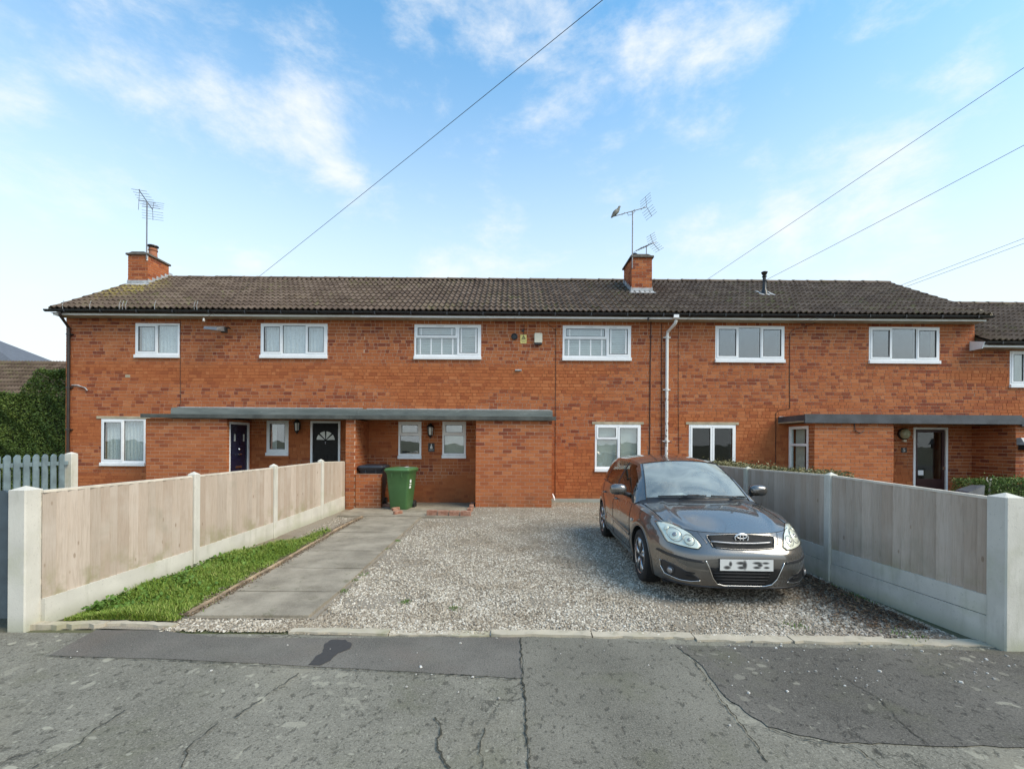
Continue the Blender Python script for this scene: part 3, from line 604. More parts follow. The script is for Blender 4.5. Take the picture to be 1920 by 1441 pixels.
    # openings are cut into the mortar face, whose plane lies 8 mm behind the brick faces
def backing(x0, x1, z0, z1, y, holes, depth=.24):
    xs = sorted(set([x0, x1]+[min(max(v, x0), x1) for h in holes for v in h[:2]])); zs = sorted(set([z0, z1]+[min(max(v, z0), z1) for h in holes for v in h[2:4]]))
    mb = MB()
    for i in range(len(xs)-1):
        for j in range(len(zs)-1):
            cx, cz = (xs[i]+xs[i+1])/2, (zs[j]+zs[j+1])/2
            if any(h[0] < cx < h[1] and h[2] < cz < h[3] for h in holes): continue
            mb.quad((xs[i], y, zs[j]), (xs[i+1], y, zs[j]), (xs[i+1], y, zs[j+1]), (xs[i], y, zs[j+1]))
    for a0, a1, b0, b1 in holes:
        mb.quad((a0, y, b0), (a0, y+depth, b0), (a0, y+depth, b1), (a0, y, b1)); mb.quad((a1, y, b0), (a1, y+depth, b0), (a1, y+depth, b1), (a1, y, b1))
        mb.quad((a0, y, b1), (a0, y+depth, b1), (a1, y+depth, b1), (a1, y, b1)); mb.quad((a0, y, b0), (a0, y+depth, b0), (a1, y+depth, b0), (a1, y, b0))
    return mb
MD = .006                                     # mortar recess
def rect(x0, y0, x1, y1, Y):                  # photo rectangle -> world rectangle on plane Y
    a = at(x0, (y0+y1)/2, Y); b = at(x1, (y0+y1)/2, Y); c = at((x0+x1)/2, y0, Y); d = at((x0+x1)/2, y1, Y)
    return (a.x, b.x, d.z, c.z)
def ring(mb, x0, x1, z0, z1, y0, y1, w):
    mb.box(x0, x1, y0, y1, z1-w, z1); mb.box(x0, x1, y0, y1, z0, z0+w); mb.box(x0, x0+w, y0, y1, z0+w, z1-w); mb.box(x1-w, x1, y0, y1, z0+w, z1-w)
def add_window(root, R, Y, panes, sill=True, dress='net', bars=None, lintel=None, sash=.054, fr=.050, depth=.30, proud=.006):
    """panes: (u0,u1,v0,v1,kind) fractions of the clear frame, v upward; kind f = fixed, s = opening sash"""
    x0, x1, z0, z1 = R; so_ = .072 if sill else 0; f = MB(); yf = Y-proud
    zf0 = z0+so_; ring(f, x0, x1, zf0, z1, yf, Y+.07, fr)
    wx0, wx1, wz0, wz1 = x0+fr, x1-fr, zf0+fr, z1-fr; Wd, Hd = wx1-wx0, wz1-wz0
    us = sorted(set(p[0] for p in panes if p[0] > .01)); mull = .034
    for p in panes:
        if p[0] > .01: xm = wx0+p[0]*Wd; za, zb = wz0+p[2]*Hd, wz0+p[3]*Hd; f.box(xm-mull/2, xm+mull/2, yf+.002, Y+.068, za, zb)
        if p[2] > .01: zm = wz0+p[2]*Hd; xa, xb = wx0+p[0]*Wd, wx0+p[1]*Wd; f.box(xa+(mull/2 if p[0] > .01 else 0), xb-(mull/2 if p[1] < .99 else 0), yf+.004, Y+.066, zm-mull/2, zm+mull/2)
    win = f.build('window', MATS['upvc'], root)
    for (u0, u1, v0, v1, kind) in panes:
        a0 = wx0+u0*Wd+(mull/2 if u0 > .01 else 0); a1 = wx0+u1*Wd-(mull/2 if u1 < .99 else 0); b0 = wz0+v0*Hd+(mull/2 if v0 > .01 else 0); b1 = wz0+v1*Hd-(mull/2 if v1 < .99 else 0)
        if kind == 's':
            sm = MB(); ring(sm, a0-.012, a1+.012, b0-.012, b1+.012, yf-.012, yf, sash); sm.build('sash', MATS['upvc'], win)
            g0, g1, h0, h1 = a0-.012+sash, a1+.012-sash, b0-.012+sash, b1+.012-sash; yg = yf+.004
            gk = MB(); ring(gk, g0-.004, g1+.004, h0-.004, h1+.004, yf-.0135, yf+.012, .010); gk.build('gasket', MATS['black'], win)
        else:
            g0, g1, h0, h1 = a0, a1, b0, b1; yg = yf+.022
            gk = MB(); ring(gk, g0-.002, g1+.002, h0-.002, h1+.002, yf+.012, yf+.03, .009); gk.build('gasket', MATS['black'], win)
        MB().box(g0-.006, g1+.006, yg, yg+.006, h0-.006, h1+.006).build('pane', MATS['glass_dark' if dress == 'dark' else 'glass'], win)
        if bars and kind in bars:
            for fx in bars[kind]:
                xb = g0+(g1-g0)*fx; MB().box(xb-.016, xb+.016, yg-.008, yg-.002, h0+.007, h1-.007).build('glazing_bar', MATS['upvc'], win)
    if sill:
        s_ = MB(); s_.cbox(x0-.012, x1+.012, Y-.055, Y+.07, z0-.012, z0+so_-.001, .006); s_.build('sill', MATS['upvc'], win)
    if lintel: MB().box(x0-lintel, x1+lintel, Y-.016, Y+.05, z1+.002, z1+.072).build('lintel', MATS['lintel'], win)
    ir = MB(); d = depth+.12; e = .0
    ir.quad((x0, Y+d, z0), (x1, Y+d, z0), (x1, Y+d, z1), (x0, Y+d, z1))
    for (p, q, r_, t) in (((x0-.2, z0), (x0-.2, z1), 0, 0), ((x1+.2, z0), (x1+.2, z1), 0, 0)): ir.quad((p[0], Y+.241, p[1]), (p[0], Y+d, p[1]), (q[0], Y+d, q[1]), (q[0], Y+.241, q[1]))
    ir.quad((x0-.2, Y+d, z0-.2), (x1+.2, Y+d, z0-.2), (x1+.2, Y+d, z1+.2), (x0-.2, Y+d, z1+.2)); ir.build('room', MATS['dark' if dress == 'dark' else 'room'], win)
    if dress == 'net':
        cm = MB(); n = 90; ph = random.random()*6; vs = []
        for j in range(2):
            for i in range(n+1):
                t = i/n; vs.append((wx0+.02+(Wd-.04)*t, Y+.125+.026*math.sin(t*Wd*58+ph+1.8*math.sin(t*9))+.008*math.sin(t*131), wz0-.03+(Hd+.05)*j))
        cm.add(vs, [(i, i+1, n+2+i, n+1+i) for i in range(n)]); cm.build('net_curtain', MATS['net'], win, smooth='all', recalc=False)
    elif dress == 'blind': MB().box(wx0, wx1, Y+.10, Y+.104, wz0-.02, wz1).build('blind', MATS['blind'], win)
    elif dress == 'venetian':
        z = wz0; sm = MB()
        while z < wz1:
            sm.add([(wx0+.01, Y+.10, z), (wx1-.01, Y+.10, z), (wx1-.01, Y+.132, z+.034), (wx0+.01, Y+.132, z+.034)], [(0, 1, 2, 3)]); z += .046
        stuff(sm.build('blind_slats', MATS['slat'], win)); MB().box(wx0, wx1, Y+.15, Y+.154, wz0, wz1).build('blind', MATS['blind'], win)
    elif dress == 'ochre': MB().box(wx0, wx1, Y+.10, Y+.104, wz0+Hd*.62, wz1).build('blind', MATS['ochre'], win)
    elif dress == 'partnet': MB().box(wx0, wx0+Wd*.35, Y+.10, Y+.104, wz0-.02, wz1).build('curtain', MATS['net'], win)
    return win
EZ, EY = 4.985, 11.72                       # tile edge at the eaves
RY, RZ = 14.95, 6.91; PITCH = math.atan2(RZ-EZ, RY-EY); SL = math.hypot(RZ-EZ, RY-EY)
TWD, GAUGE = .30, .342
def tile_mesh():
    v = []; f = []; ns = 12
    prof = [(i/ns*TWD, .044*(.5-.5*math.cos(2*math.pi*(i/ns*2))) ** 1.3) for i in range(ns+1)]
    for (s, lift) in ((0.0, .036), (.40, .004)):
        for x, h in prof: v.append((x, s, h+lift))
    for x, h in prof: v.append((x, .004, h+.036-.030))
    n = ns+1
    for i in range(ns): f.append((i, i+1, n+i+1, n+i)); f.append((2*n+i, 2*n+i+1, i+1, i))
    return v, f
TV, TF = tile_mesh(); tmb = MB(); tmb.add(TV, TF); TM = tmb.mesh('roof_tile', MATS['tile1'], True, recalc=False)
def ridge_mesh():
    mb = MB(); n = 8; vs = []
    for x, r in ((0, .125), (.05, .130), (.06, .118), (.452, .112)):
        for k in range(n+1): th = math.pi*k/n; vs.append((x, -r*math.cos(th), r*.72*math.sin(th)))
    mb.add(vs, [(j*(n+1)+k, j*(n+1)+k+1, (j+1)*(n+1)+k+1, (j+1)*(n+1)+k) for j in range(3) for k in range(n)]); return mb.mesh('ridge_tile', MATS['tile1'], 'all')
RM = ridge_mesh()
def add_roof(H, x0, x1, dz=0.0, dy=0.0, gable=(False, False)):
    ez, ey, rz, ry = EZ+dz, EY+dy, RZ+dz, RY+dy; up = Vector((0, math.cos(PITCH), math.sin(PITCH))); nr = Vector((0, -math.sin(PITCH), math.cos(PITCH)))
    mb = MB(); t = .06
    mb.quad((x0, ey, ez-.03), (x1, ey, ez-.03), (x1, ry, rz-.03), (x0, ry, rz-.03)); by = 2*ry-ey
    mb.quad((x0, by, ez), (x1, by, ez), (x1, ry, rz), (x0, ry, rz)); mb.quad((x0, ey+.02, ez-.10), (x1, ey+.02, ez-.10), (x1, by, ez-.10), (x0, by, ez-.10))
    for xx in (x0+.03, x1-.03): mb.add([(xx, ey+.02, ez-.05), (xx, by, ez-.05), (xx, ry, rz-.04)], [(0, 1, 2)])
    roof = mb.build('roof', MATS['tileN'], H.root)
    nrow = int(SL/GAUGE)+1; n = int(round((x1-x0)/TWD)); w = (x1-x0)/n; rot = Matrix.Rotation(PITCH, 3, 'X'); A = []; T = []; cand = []
    for r in range(nrow):
        for i in range(n):
            s = r*GAUGE+random.uniform(-.006, .006)
            if s+.40 > SL+.06: s = SL-.36
            p = Vector((x0+i*w, ey, ez))+up*s+nr*(random.uniform(-.003, .003)-.012); cand.append((r, p))
    cap = 300
    for k, (r, p) in enumerate(cand):
        tw = random.gauss(0, .006); ro = rot @ Matrix.Rotation(tw, 3, 'Z')
        if k < cap: 
            o = piece('roof_tile', TM, p, roof, (w/TWD, 1, 1), ro.to_euler())
        else: A.append(np.array(ro @ Matrix.Diagonal((w/TWD, 1, 1)))); T.append(tuple(p))
    if A: stuff(many('tiling', TV, TF, (np.array(A), np.array(T)), MATS['tileN'], H.root, True))
    m = int(round((x1-x0)/.45)); w2 = (x1-x0)/m
    for i in range(m): piece('ridge_tile', RM, (x0+i*w2, ry, rz-.012+random.uniform(-.006, .006)), roof, (w2/.45, 1, 1), (random.gauss(0, .012), random.gauss(0, .006), 0))
    for sd_, g in ((0, gable[0]), (1, gable[1])):
        if g:
            xe = x0-.015 if sd_ == 0 else x1+.015; b = MB(); off = nr*-.055
            pts = [Vector((xe, ey, ez))+off, Vector((xe, ry, rz))+off, Vector((xe, by, ez))+off]
            for a, c in zip(pts, pts[1:]): d = nr*.075; b.add([a-Vector((.03, 0, 0)), c-Vector((.03, 0, 0)), c-Vector((.03, 0, 0))+Vector((0, 0, .09)), a-Vector((.03, 0, 0))+Vector((0, 0, .09)), a+Vector((.03, 0, 0)), c+Vector((.03, 0, 0)), c+Vector((.03, 0, .09)), a+Vector((.03, 0, .09))], [(0, 1, 2, 3), (4, 5, 6, 7), (0, 1, 5, 4), (3, 2, 6, 7), (0, 4, 7, 3), (1, 5, 6, 2)])
            b.build('verge_board', MATS['lintel'], H.root)
    return roof
def add_eaves(H, x0, x1, dz=0.0, dy=0.0, fas='fascia', lip=(0, 0)):
    zt = EZ+dz-.075; y = EY+dy
    f = MB(); f.box(x0, x1, y+.075, y+.095, zt-.075, zt-.012); f.build('fascia', MATS[fas], H.root)
    s = MB(); s.box(x0, x1, y+.096, YW-.001, zt-.073, zt-.064); s.build('soffit', MATS['lintel'], H.root)
    g = MB(); n = 8; r = .056; vs = []; x = np.linspace(x0-lip[0], x1+lip[1], max(3, int((x1-x0)/1.0)))
    for q in x:
        for k in range(n+1): th = math.pi+math.pi*k/n; vs.append((q, y+.012+r*math.cos(th), zt+.045+r*math.sin(th)))
    g.add(vs, [(j*(n+1)+k, j*(n+1)+k+1, (j+1)*(n+1)+k+1, (j+1)*(n+1)+k) for j in range(len(x)-1) for k in range(n)])
    for e in (0, len(x)-1): g.add([vs[e*(n+1)+k] for k in range(n+1)], [tuple(range(n+1))])
    go = g.build('gutter', MATS['gutter'], H.root)
    q = x0+.4
    while q < x1:
        b = MB(); b.box(q-.014, q+.014, y-.048, y+.074, zt-.022, zt-.013); b.box(q-.014, q+.014, y-.052, y-.046, zt-.02, zt+.05); b.build('gutter_bracket', MATS['gutter'], go); q += .92
def add_pipe(H, path, r, mat, clips=(), name='drainpipe'):
    p = MB(); p.tube(path, r, 10); o = p.build(name, MATS[mat], H.root, smooth=True)
    for c in clips:
        cm = MB(); cm.lathe([(r*1.25, -.03), (r*1.3, -.028), (r*1.3, .028), (r*1.25, .03)], c, 12); cm.box(c[0]-r*2.4, c[0]+r*2.4, c[1]+.0, c[1]+r*1.4, c[2]-.012, c[2]+.012); cm.build('pipe_clip', MATS[mat], o)
    return o
def add_cable(H, pts, r=.007, mat='cable'):
    c = MB(); c.tube(pts, r, 5); return c.build('cable', MATS[mat], H.root)
def add_chimney(H, x0, x1, y0, y1, ztop, pots):
    roof = None; zb = EZ+(y0-EY)*math.tan(PITCH)-.15
    mb = MB(); mb.box(x0+MD, x1-MD, y0+MD, y1-MD, zb, ztop); ch = mb.build('chimney', MATS['mortar'], H.root)
    H.face(ch, (x0, y0, zb), 0, x1-x0, ztop-zb, bond='pier' if False else 'stretcher', weight=3); H.face(ch, (x1, y0, zb), math.pi/2, y1-y0, ztop-zb, bond='stretcher'); H.face(ch, (x0, y1, zb), -math.pi/2, y1-y0, ztop-zb, bond='stretcher')
    c = MB(); c.cbox(x0-.05, x1+.05, y0-.05, y1+.05, ztop, ztop+.055, .012); c.prism([(x0-.02, ztop+.056), (x1+.02, ztop+.056), (x1-.12, ztop+.11), (x0+.12, ztop+.11)], 'y', y0, y1); c.build('chimney_cap', MATS['chim_cap'], ch)
    fl = MB(); zf = EZ+(y0-EY)*math.tan(PITCH); fl.box(x0-.025, x1+.025, y0-.012, y0-.002, zf-.05, zf+.15)
    fl.add([(x0-.09, y0-.16, zf-.075+.03), (x1+.09, y0-.16, zf-.075+.03), (x1+.09, y0-.002, zf+.055), (x0-.09, y0-.002, zf+.055)], [(0, 1, 2, 3)])
    tn = math.tan(PITCH)
    for xs, e in ((x0, -1), (x1, 1)):
        k = 0
        while y0+k*.17 < min(RY, y1): ya = y0+k*.17; za = zf+(ya-y0)*tn; fl.box(min(xs+e*.002, xs+e*.010), max(xs+e*.002, xs+e*.010), ya, ya+.168, za-.02, za+.20); k += 1
    fl.build('flashing', MATS['lead'], ch)
    for (px, py, r, h, kind) in pots:
        p = MB()
        if kind == 'clay':
            p.lathe([(r*1.1, 0), (r, .05), (r*.95, h*.7), (r*1.12, h*.72), (r*1.15, h*.8), (r, h*.82), (r*1.05, h), (r*.8, h)], (px, py, ztop+.09), 16); p.build('chimney_pot', MATS['terracotta'], ch, smooth=True)
            q = MB(); q.lathe([(r*1.35, 0), (r*1.3, .03), (r*.6, .055)], (px, py, ztop+.09+h+.06), 16)
            for a in range(3): q.tube([(px+r*.8*math.cos(a*2.1), py+r*.8*math.sin(a*2.1), ztop+.09+h-.02), (px+r*.8*math.cos(a*2.1), py+r*.8*math.sin(a*2.1), ztop+.09+h+.07)], .01, 5)
            q.build('cowl', MATS['gutter'], ch)
        else:
            p.lathe([(r, 0), (r, h)], (px, py, ztop+.09), 12); p.build('flue', MATS['lead'], ch, smooth=True)
            q = MB(); q.lathe([(r*2.1, h+.05), (r*2.2, h+.07), (r*1.2, h+.12)], (px, py, ztop+.09), 14)
            for a in range(3): q.tube([(px+r*.85*math.cos(a*2.1), py+r*.85*math.sin(a*2.1), ztop+.09+h-.05), (px+r*.85*math.cos(a*2.1), py+r*.85*math.sin(a*2.1), ztop+.09+h+.06)], .008, 5)
            q.build('cowl', MATS['gutter'], ch)
    return ch
MATS['chim_cap'] = simple('chimney_cap', (.11, .10, .085), .9, var=.3, bump=.3); MATS['terracotta'] = simple('terracotta', (.30, .12, .065), .85, var=.25)
MATS['render_side'] = simple('gable_brick_far', (.30, .09, .04), .9)
def wallset(H, x0, x1, holes, gab=None):
    """front wall between x0 and x1 with its openings"""
    zt = EZ-.14
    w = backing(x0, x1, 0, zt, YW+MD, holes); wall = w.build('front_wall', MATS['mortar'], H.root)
    H.face(wall, (x0, YW, 0), 0, x1-x0, zt, [(a-x0, b-x0, c, d) for a, b, c, d in holes])
    o = MB(); yb = 2*RY-YW; o.quad((x0, yb, 0), (x1, yb, 0), (x1, yb, zt), (x0, yb, zt)); o.build('rear_wall', MATS['mortar'], H.root)
    return wall
def gable(H, x, side):
    yb = 2*RY-YW; tn = math.tan(PITCH); xx = x+side*-MD
    g = MB(); g.add([(xx, YW+MD, 0), (xx, yb, 0), (xx, yb, EZ-.1), (xx, RY, RZ-.08), (xx, YW+MD, EZ+(YW-EY)*tn-.08)], [(0, 1, 2, 3, 4)]); go = g.build('gable_wall', MATS['mortar'], H.root)
    h = EZ-.14
    if side < 0: H.face(go, (x, yb, 0), -math.pi/2, yb-YW, h, weight=.05)
    else: H.face(go, (x, YW, 0), math.pi/2, yb-YW, h, weight=.02)
    k = 0
    while h+k*CO < RZ-.3:                        # stepped courses up to the apex
        z = h+k*CO; q = max(0.1, (RZ-.12-z)/tn)
        if side < 0: H.face(go, (x, min(yb, RY+q), z), -math.pi/2, min(yb, RY+q)-max(YW, RY-q), CO-.001, weight=.05)
        k += 1
def porch_box(H, x0, x1, ztop=2.16, left=True, right=True, hl=(), hr=(), yfront=YP):
    d = YW-yfront; mb = backing(x0+MD, x1-MD, 0, ztop, yfront+MD, [])
    def side(x, holes):
        ys = sorted(set([yfront+MD, YW+MD]+[v for h in holes for v in (h[0], h[1])])); zs = sorted(set([0, ztop]+[v for h in holes for v in (h[2], h[3])]))
        for i in range(len(ys)-1):
            for j in range(len(zs)-1):
                cy, cz = (ys[i]+ys[i+1])/2, (zs[j]+zs[j+1])/2
                if any(h[0] < cy < h[1] and h[2] < cz < h[3] for h in holes): continue
                mb.quad((x, ys[i], zs[j]), (x, ys[i+1], zs[j]), (x, ys[i+1], zs[j+1]), (x, ys[i], zs[j+1]))
    side(x0+MD, hl); side(x1-MD, hr)
    w = mb.build('porch_wall', MATS['mortar'], H.root); wt = 4
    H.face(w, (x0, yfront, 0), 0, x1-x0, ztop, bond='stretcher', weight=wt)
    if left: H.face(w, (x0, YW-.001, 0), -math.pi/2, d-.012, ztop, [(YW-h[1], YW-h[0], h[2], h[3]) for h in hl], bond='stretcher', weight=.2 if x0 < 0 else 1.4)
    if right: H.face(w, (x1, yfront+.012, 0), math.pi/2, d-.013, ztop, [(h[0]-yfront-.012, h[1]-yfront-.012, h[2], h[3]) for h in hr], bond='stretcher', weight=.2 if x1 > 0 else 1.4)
    return w
def canopy(H, x0, x1, mat='felt', z=2.17, yb=YW, yf=YP-.10, sl=True, endl=0, endr=0, ztop=2.50):
    c = MB()
    if sl:                                                                            # thin dark deck with a raised felt box behind it
        c.box(x0, x1, yf, yb-.002, z+.055, z+.085); c.box(x0, x1, yf-.004, yf+.03, z, z+.09)
    else: c.box(x0, x1, yf, yf+.045, z, z+.105)
    if sl:
        up_ = MB(); up_.prism([(yb-.62, z+.0855), (yb-.003, z+.0855), (yb-.003, ztop), (yb-.50, ztop-.035), (yb-.60, ztop-.06)], 'x', x0+endl, x1-endr)
    else: c.box(x0+.02, x1-.02, yf+.046, yb-.002, z+.055, z+.20); c.box(x0, x1, yf+.006, yf+.040, z+.106, z+.215)
    o = c.build('canopy', MATS['felt_dark' if not sl else 'felt_deck'], H.root)
    if sl: up_.build('felt_box', MATS[mat], o)
    s = MB(); s.box(x0+.02, x1-.02, yf+.046, yb-.003, z+.03, z+.054); s.build('canopy_soffit', MATS['lintel'], o)
    if not sl: pass
    t = MB(); t.box(x0+.05, x1-.05, YW-.014, YW-.001, (ztop if sl else z+.20)+.001, (ztop if sl else z+.20)+.02); t.build('flashing', MATS['lead'], o)
    return o
def door_slab(H, R, Y, mat, frame='upvc', kind='fan'):
    x0, x1, z0, z1 = R; f = MB(); w = .055; f.box(x0, x1, Y-.02, Y+.07, z1-w, z1); f.box(x0, x0+w, Y-.02, Y+.07, z0, z1-w); f.box(x1-w, x1, Y-.02, Y+.07, z0, z1-w); f.box(x0, x1, Y-.03, Y+.07, z0-.02, z0)
    d0, d1, e0, e1 = x0+w+.003, x1-w-.003, z0+.006, z1-w-.003
    if kind == 'fan':
        cx, cz, r = (d0+d1)/2, z0+(e1-z0)*.765, (d1-d0)*.36
        d = MB(); d.box(d0, d1, Y+.012, Y+.05, e0, e1); dr = d.build('door', MATS[mat], H.root); f.build('door_frame', MATS[frame], dr)
        for k in range(4):
            a0, a1 = math.pi*k/4+.09, math.pi*(k+1)/4-.09; pts = [(cx+.03*math.cos((a0+a1)/2), cz+.035+.03*math.sin((a0+a1)/2))]+[(cx+r*math.cos(a0+(a1-a0)*i/6), cz+.03+r*math.sin(a0+(a1-a0)*i/6)) for i in range(7)]
            p = MB(); p.prism(pts, 'y', Y+.005, Y+.011); p.build('fan_pane', MATS['frost'], dr)
        for (u0, u1, v0, v1) in ((.10, .46, .40, .60), (.54, .90, .40, .60), (.10, .46, .06, .36), (.54, .90, .06, .36)):
            p = MB(); a, b, c, e = d0+(d1-d0)*u0, d0+(d1-d0)*u1, e0+(e1-e0)*v0, e0+(e1-e0)*v1; ring(p, a, b, c, e, Y+.001, Y+.011, .016); p.box(a+.04, b-.04, Y+.003, Y+.0115, c+.04, e-.04); p.build('door_panel', MATS[mat], dr)
        MB().tube([(cx, Y-.005, cz-.01), (cx, Y-.012, cz-.04), (cx, Y-.005, cz-.07)], .009, 6).build('knocker', MATS['steel'], dr); MB().box(d0+.03, d0+.09, Y-.006, Y+.010, z0+.98, z0+1.02).build('lock', MATS['steel'], dr)
    else:
        d = MB(); ring(d, d0, d1, e0, e1, Y+.012, Y+.05, .075); d.box(d0+.076, d1-.076, Y+.014, Y+.048, e0+.076, e0+.70); dr = d.build('door', MATS[mat], H.root); f.build('door_frame', MATS[frame], dr)
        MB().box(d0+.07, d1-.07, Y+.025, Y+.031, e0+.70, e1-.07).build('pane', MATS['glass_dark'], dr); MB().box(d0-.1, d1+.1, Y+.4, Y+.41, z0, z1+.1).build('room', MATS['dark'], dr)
        MB().box(d0+.10, d0+.24, Y+.018, Y+.024, z0+.80, z0+.93).build('notice', MATS['paper'], dr); MB().box(d1-.07, d1-.02, Y-.02, Y+.011, z0+.95, z0+1.03).build('door_handle', MATS['steel'], dr)
    return dr
MATS['frost'] = simple('frosted_pane', (.70, .72, .68), .25, var=.1); MATS['door_black'] = simple('black_door', (.012, .010, .010), .5, spec=.25); MATS['door_blue'] = simple('navy_door', (.012, .014, .045), .32); MATS['paper'] = simple('paper', (.8, .8, .8), .7, var=.02)
G3 = [(0, .28, 0, 1, 's'), (.28, .70, 0, 1, 'f'), (.70, 1, 0, 1, 's')]
# ------------------------------------------------------------------ left house
XA, XB, XC, XD = -11.78, -3.92, 4.10, 12.18
gy = lambda px, py, Y: at(px, py, Y)
HL = House('terraced_house', 'brick terraced house with navy side door, net curtains and left end chimney', (-7.8, YW, 0))
w1 = rect(254, 606, 337, 670, YW); w2 = rect(489, 606.5, 614, 671, YW); w3 = rect(190, 785, 273, 872, YW); w4 = rect(500, 788, 541, 853, YW)
dR = rect(582, 789, 638, 960, YW); dR = (dR[0], dR[1], .05, dR[3])
wallset(HL, XA, XB, [w1, w2, w3, w4, dR]); gable(HL, XA, -1)
add_window(HL.root, w1, YW, [(0, .5, 0, 1, 's'), (.5, 1, 0, 1, 'f')]); add_window(HL.root, w2, YW, [(0, .31, 0, 1, 's'), (.31, .69, 0, 1, 'f'), (.69, 1, 0, 1, 's')])
add_window(HL.root, w3, YW, [(0, .5, 0, 1, 's'), (.5, 1, 0, 1, 'f')], lintel=.12); add_window(HL.root, w4, YW, [(0, 1, 0, 1, 's')], dress='partnet')
MB().box(w4[0]-.03, w4[1]+.03, YW-.05, YW+.02, w4[2]-.075, w4[2]-.013).build('tile_sill', MATS['brick1'], HL.root)
door_slab(HL, dR, YW, 'door_black')
bx0, bx1 = at(274, 840, YP).x, at(425, 840, YP).x
sdh = (YP+.10, YP+.96, .06, 2.10)
porch_box(HL, bx0, bx1, hr=[sdh])
# navy door in the side of the porch (faces the recess)
dm = MB(); x = bx1-.03; dm.box(x-.04, x, sdh[0]+.06, sdh[1]-.06, .07, 2.04); dv = dm.build('door', MATS['door_blue'], HL.root); dv['label'] = 'navy blue panelled side door'
fm = MB(); fm.box(x-.045, x+.028, sdh[0], sdh[0]+.058, .06, 2.10); fm.box(x-.045, x+.028, sdh[1]-.058, sdh[1], .06, 2.10); fm.box(x-.045, x+.028, sdh[0]+.059, sdh[1]-.059, 2.042, 2.10); fm.build('door_frame', MATS['upvc'], dv)
for (ya, yb_, za, zb_) in ((.16, .42, 1.15, 1.85), (.48, .74, 1.15, 1.85), (.16, .42, .2, .85), (.48, .74, .2, .85)):
    p = MB(); a, b = sdh[0]+ya, sdh[0]+yb_
    p.box(x, x+.008, a, b, za, za+.02); p.box(x, x+.008, a, b, zb_-.02, zb_); p.box(x, x+.008, a, a+.02, za+.02, zb_-.02); p.box(x, x+.008, b-.02, b, za+.02, zb_-.02); p.build('door_panel', MATS['door_blue'], dv)
for a in (.24, .62): MB().box(x+.001, x+.009, sdh[0]+a, sdh[0]+a+.05, 1.62, 1.80).build('glazing_slot', MATS['frost'], dv)
MB().lathe([(.03, 0), (.034, .01), (.02, .03)], (x+.001, sdh[0]+.45, 1.42), 10, 'x').build('knocker', MATS['steel'], dv); MB().box(x+.001, x+.05, sdh[0]+.36, sdh[0]+.50, 1.28, 1.31).build('door_handle', MATS['steel'], dv); MB().box(x+.001, x+.01, sdh[0]+.3, sdh[0]+.56, .95, 1.0).build('letterbox', MATS['steel'], dv)
px0, px1 = at(648, 850, YP).x, at(666, 850, YP).x
porch_box(HL, px0, px1)                            # the fin between the two recesses
canopy(HL, bx0-.06, px0+.115, 'felt', endl=.32)
add_roof(HL, XA-.08, XB, gable=(True, False)); add_eaves(HL, XA-.05, XB, lip=(.14, 0))
cy0 = 14.05; c0 = at(240, 500, cy0).x; c1 = at(277, 500, cy0).x; czt = at(258, 478, cy0).z
add_chimney(HL, c0, c1, cy0, cy0+.86, czt, [(c1-.14, cy0+.38, .115, .26, 'clay')])
yp = YW-.055; xg = at(129, 700, YW-.05).x
add_pipe(HL, [(xg+.07, EY+.012, EZ-.09), (xg+.07, EY+.012, EZ-.17), (xg, yp, EZ-.42), (xg, yp, .05)], .036, 'pipe_black', [(xg, yp, z) for z in (4.4, 3.0, 1.9, .9)])
def cab(pts, Y=YW-.009): return [at(a, b, Y) for a, b in pts]
add_cable(HL, cab([(338, 600), (338, 700), (339, 752), (334, 772)]), .006)
add_cable(HL, [at(134, 722, YW-.012), at(146, 722, YW-.02), at(160, 727, YW-.03), at(164, 732, YW-.03)], .016, 'lead')
MB().box(at(240, 0, YW).x, at(249, 0, YW).x, YW-.006, YW+.001, 3.28, 3.35).build('air_brick', MATS['lintel'], HL.root)
# snow guard hooks on the eaves tiles
tn = math.tan(PITCH)
for px in (120, 171, 226, 232, 238, 292, 366, 371):
    p = at(px, 586, EY-.02); y0_ = EY+.10; q = MB(); q.tube([(p.x*1.003, EY-.02, EZ-.02), (p.x*1.003, EY-.03, EZ+.08), (p.x, EY-.02, EZ+.20)], .006, 5); q.build('roof_hook', MATS['lead'], HL.root)
HL.finish_bricks(HL.root)
# ------------------------------------------------------------------ middle house
HM = House('terraced_house', 'brick terraced house behind the gravel drive, with alarm box and louvred blinds', (0, YW, 0))
v1 = rect(777, 608.5, 902, 673, YW); v2 = rect(1055, 610.5, 1183, 675.5, YW); v3 = rect(1115.5, 795.5, 1201, 883, YW); v4 = rect(747, 790, 790, 859, YW); v5 = rect(829.5, 790, 873.5, 858, YW)
wallset(HM, XB, XC, [v1, v2, v3, v4, v5])
TL = [(0, .655, 0, .60, 'f'), (0, .655, .60, 1, 's'), (.655, 1, 0, 1, 's')]
for v in (v1, v2): add_window(HM.root, v, YW, TL, dress='venetian', bars={'f': (.10, .365, .63, .90), 's': (.09, .91)})
for v in (v1, v2):
    x0, x1, z0, z1 = v
    for a in (.33, .68): MB().box(x0+(x1-x0)*a-.0, x0+(x1-x0)*a+.20, YW-.0245, YW-.0185, z1-.052, z1-.044).build('trickle_vent', MATS['lead'], HM.root)
add_window(HM.root, v3, YW, [(0, .5, 0, .68, 'f'), (0, .5, .68, 1, 's'), (.5, 1, 0, 1, 's')], dress='blind', lintel=.08)
for v, d in ((v4, 'ochre'), (v5, 'blind')): add_window(HM.root, v, YW, [(0, 1, 0, .62, 'f'), (0, 1, .62, 1, 's')], dress=d)
qx0, qx1 = at(892, 860, YP).x, at(1034.5, 860, YP).x
porch_box(HM, qx0, qx1)
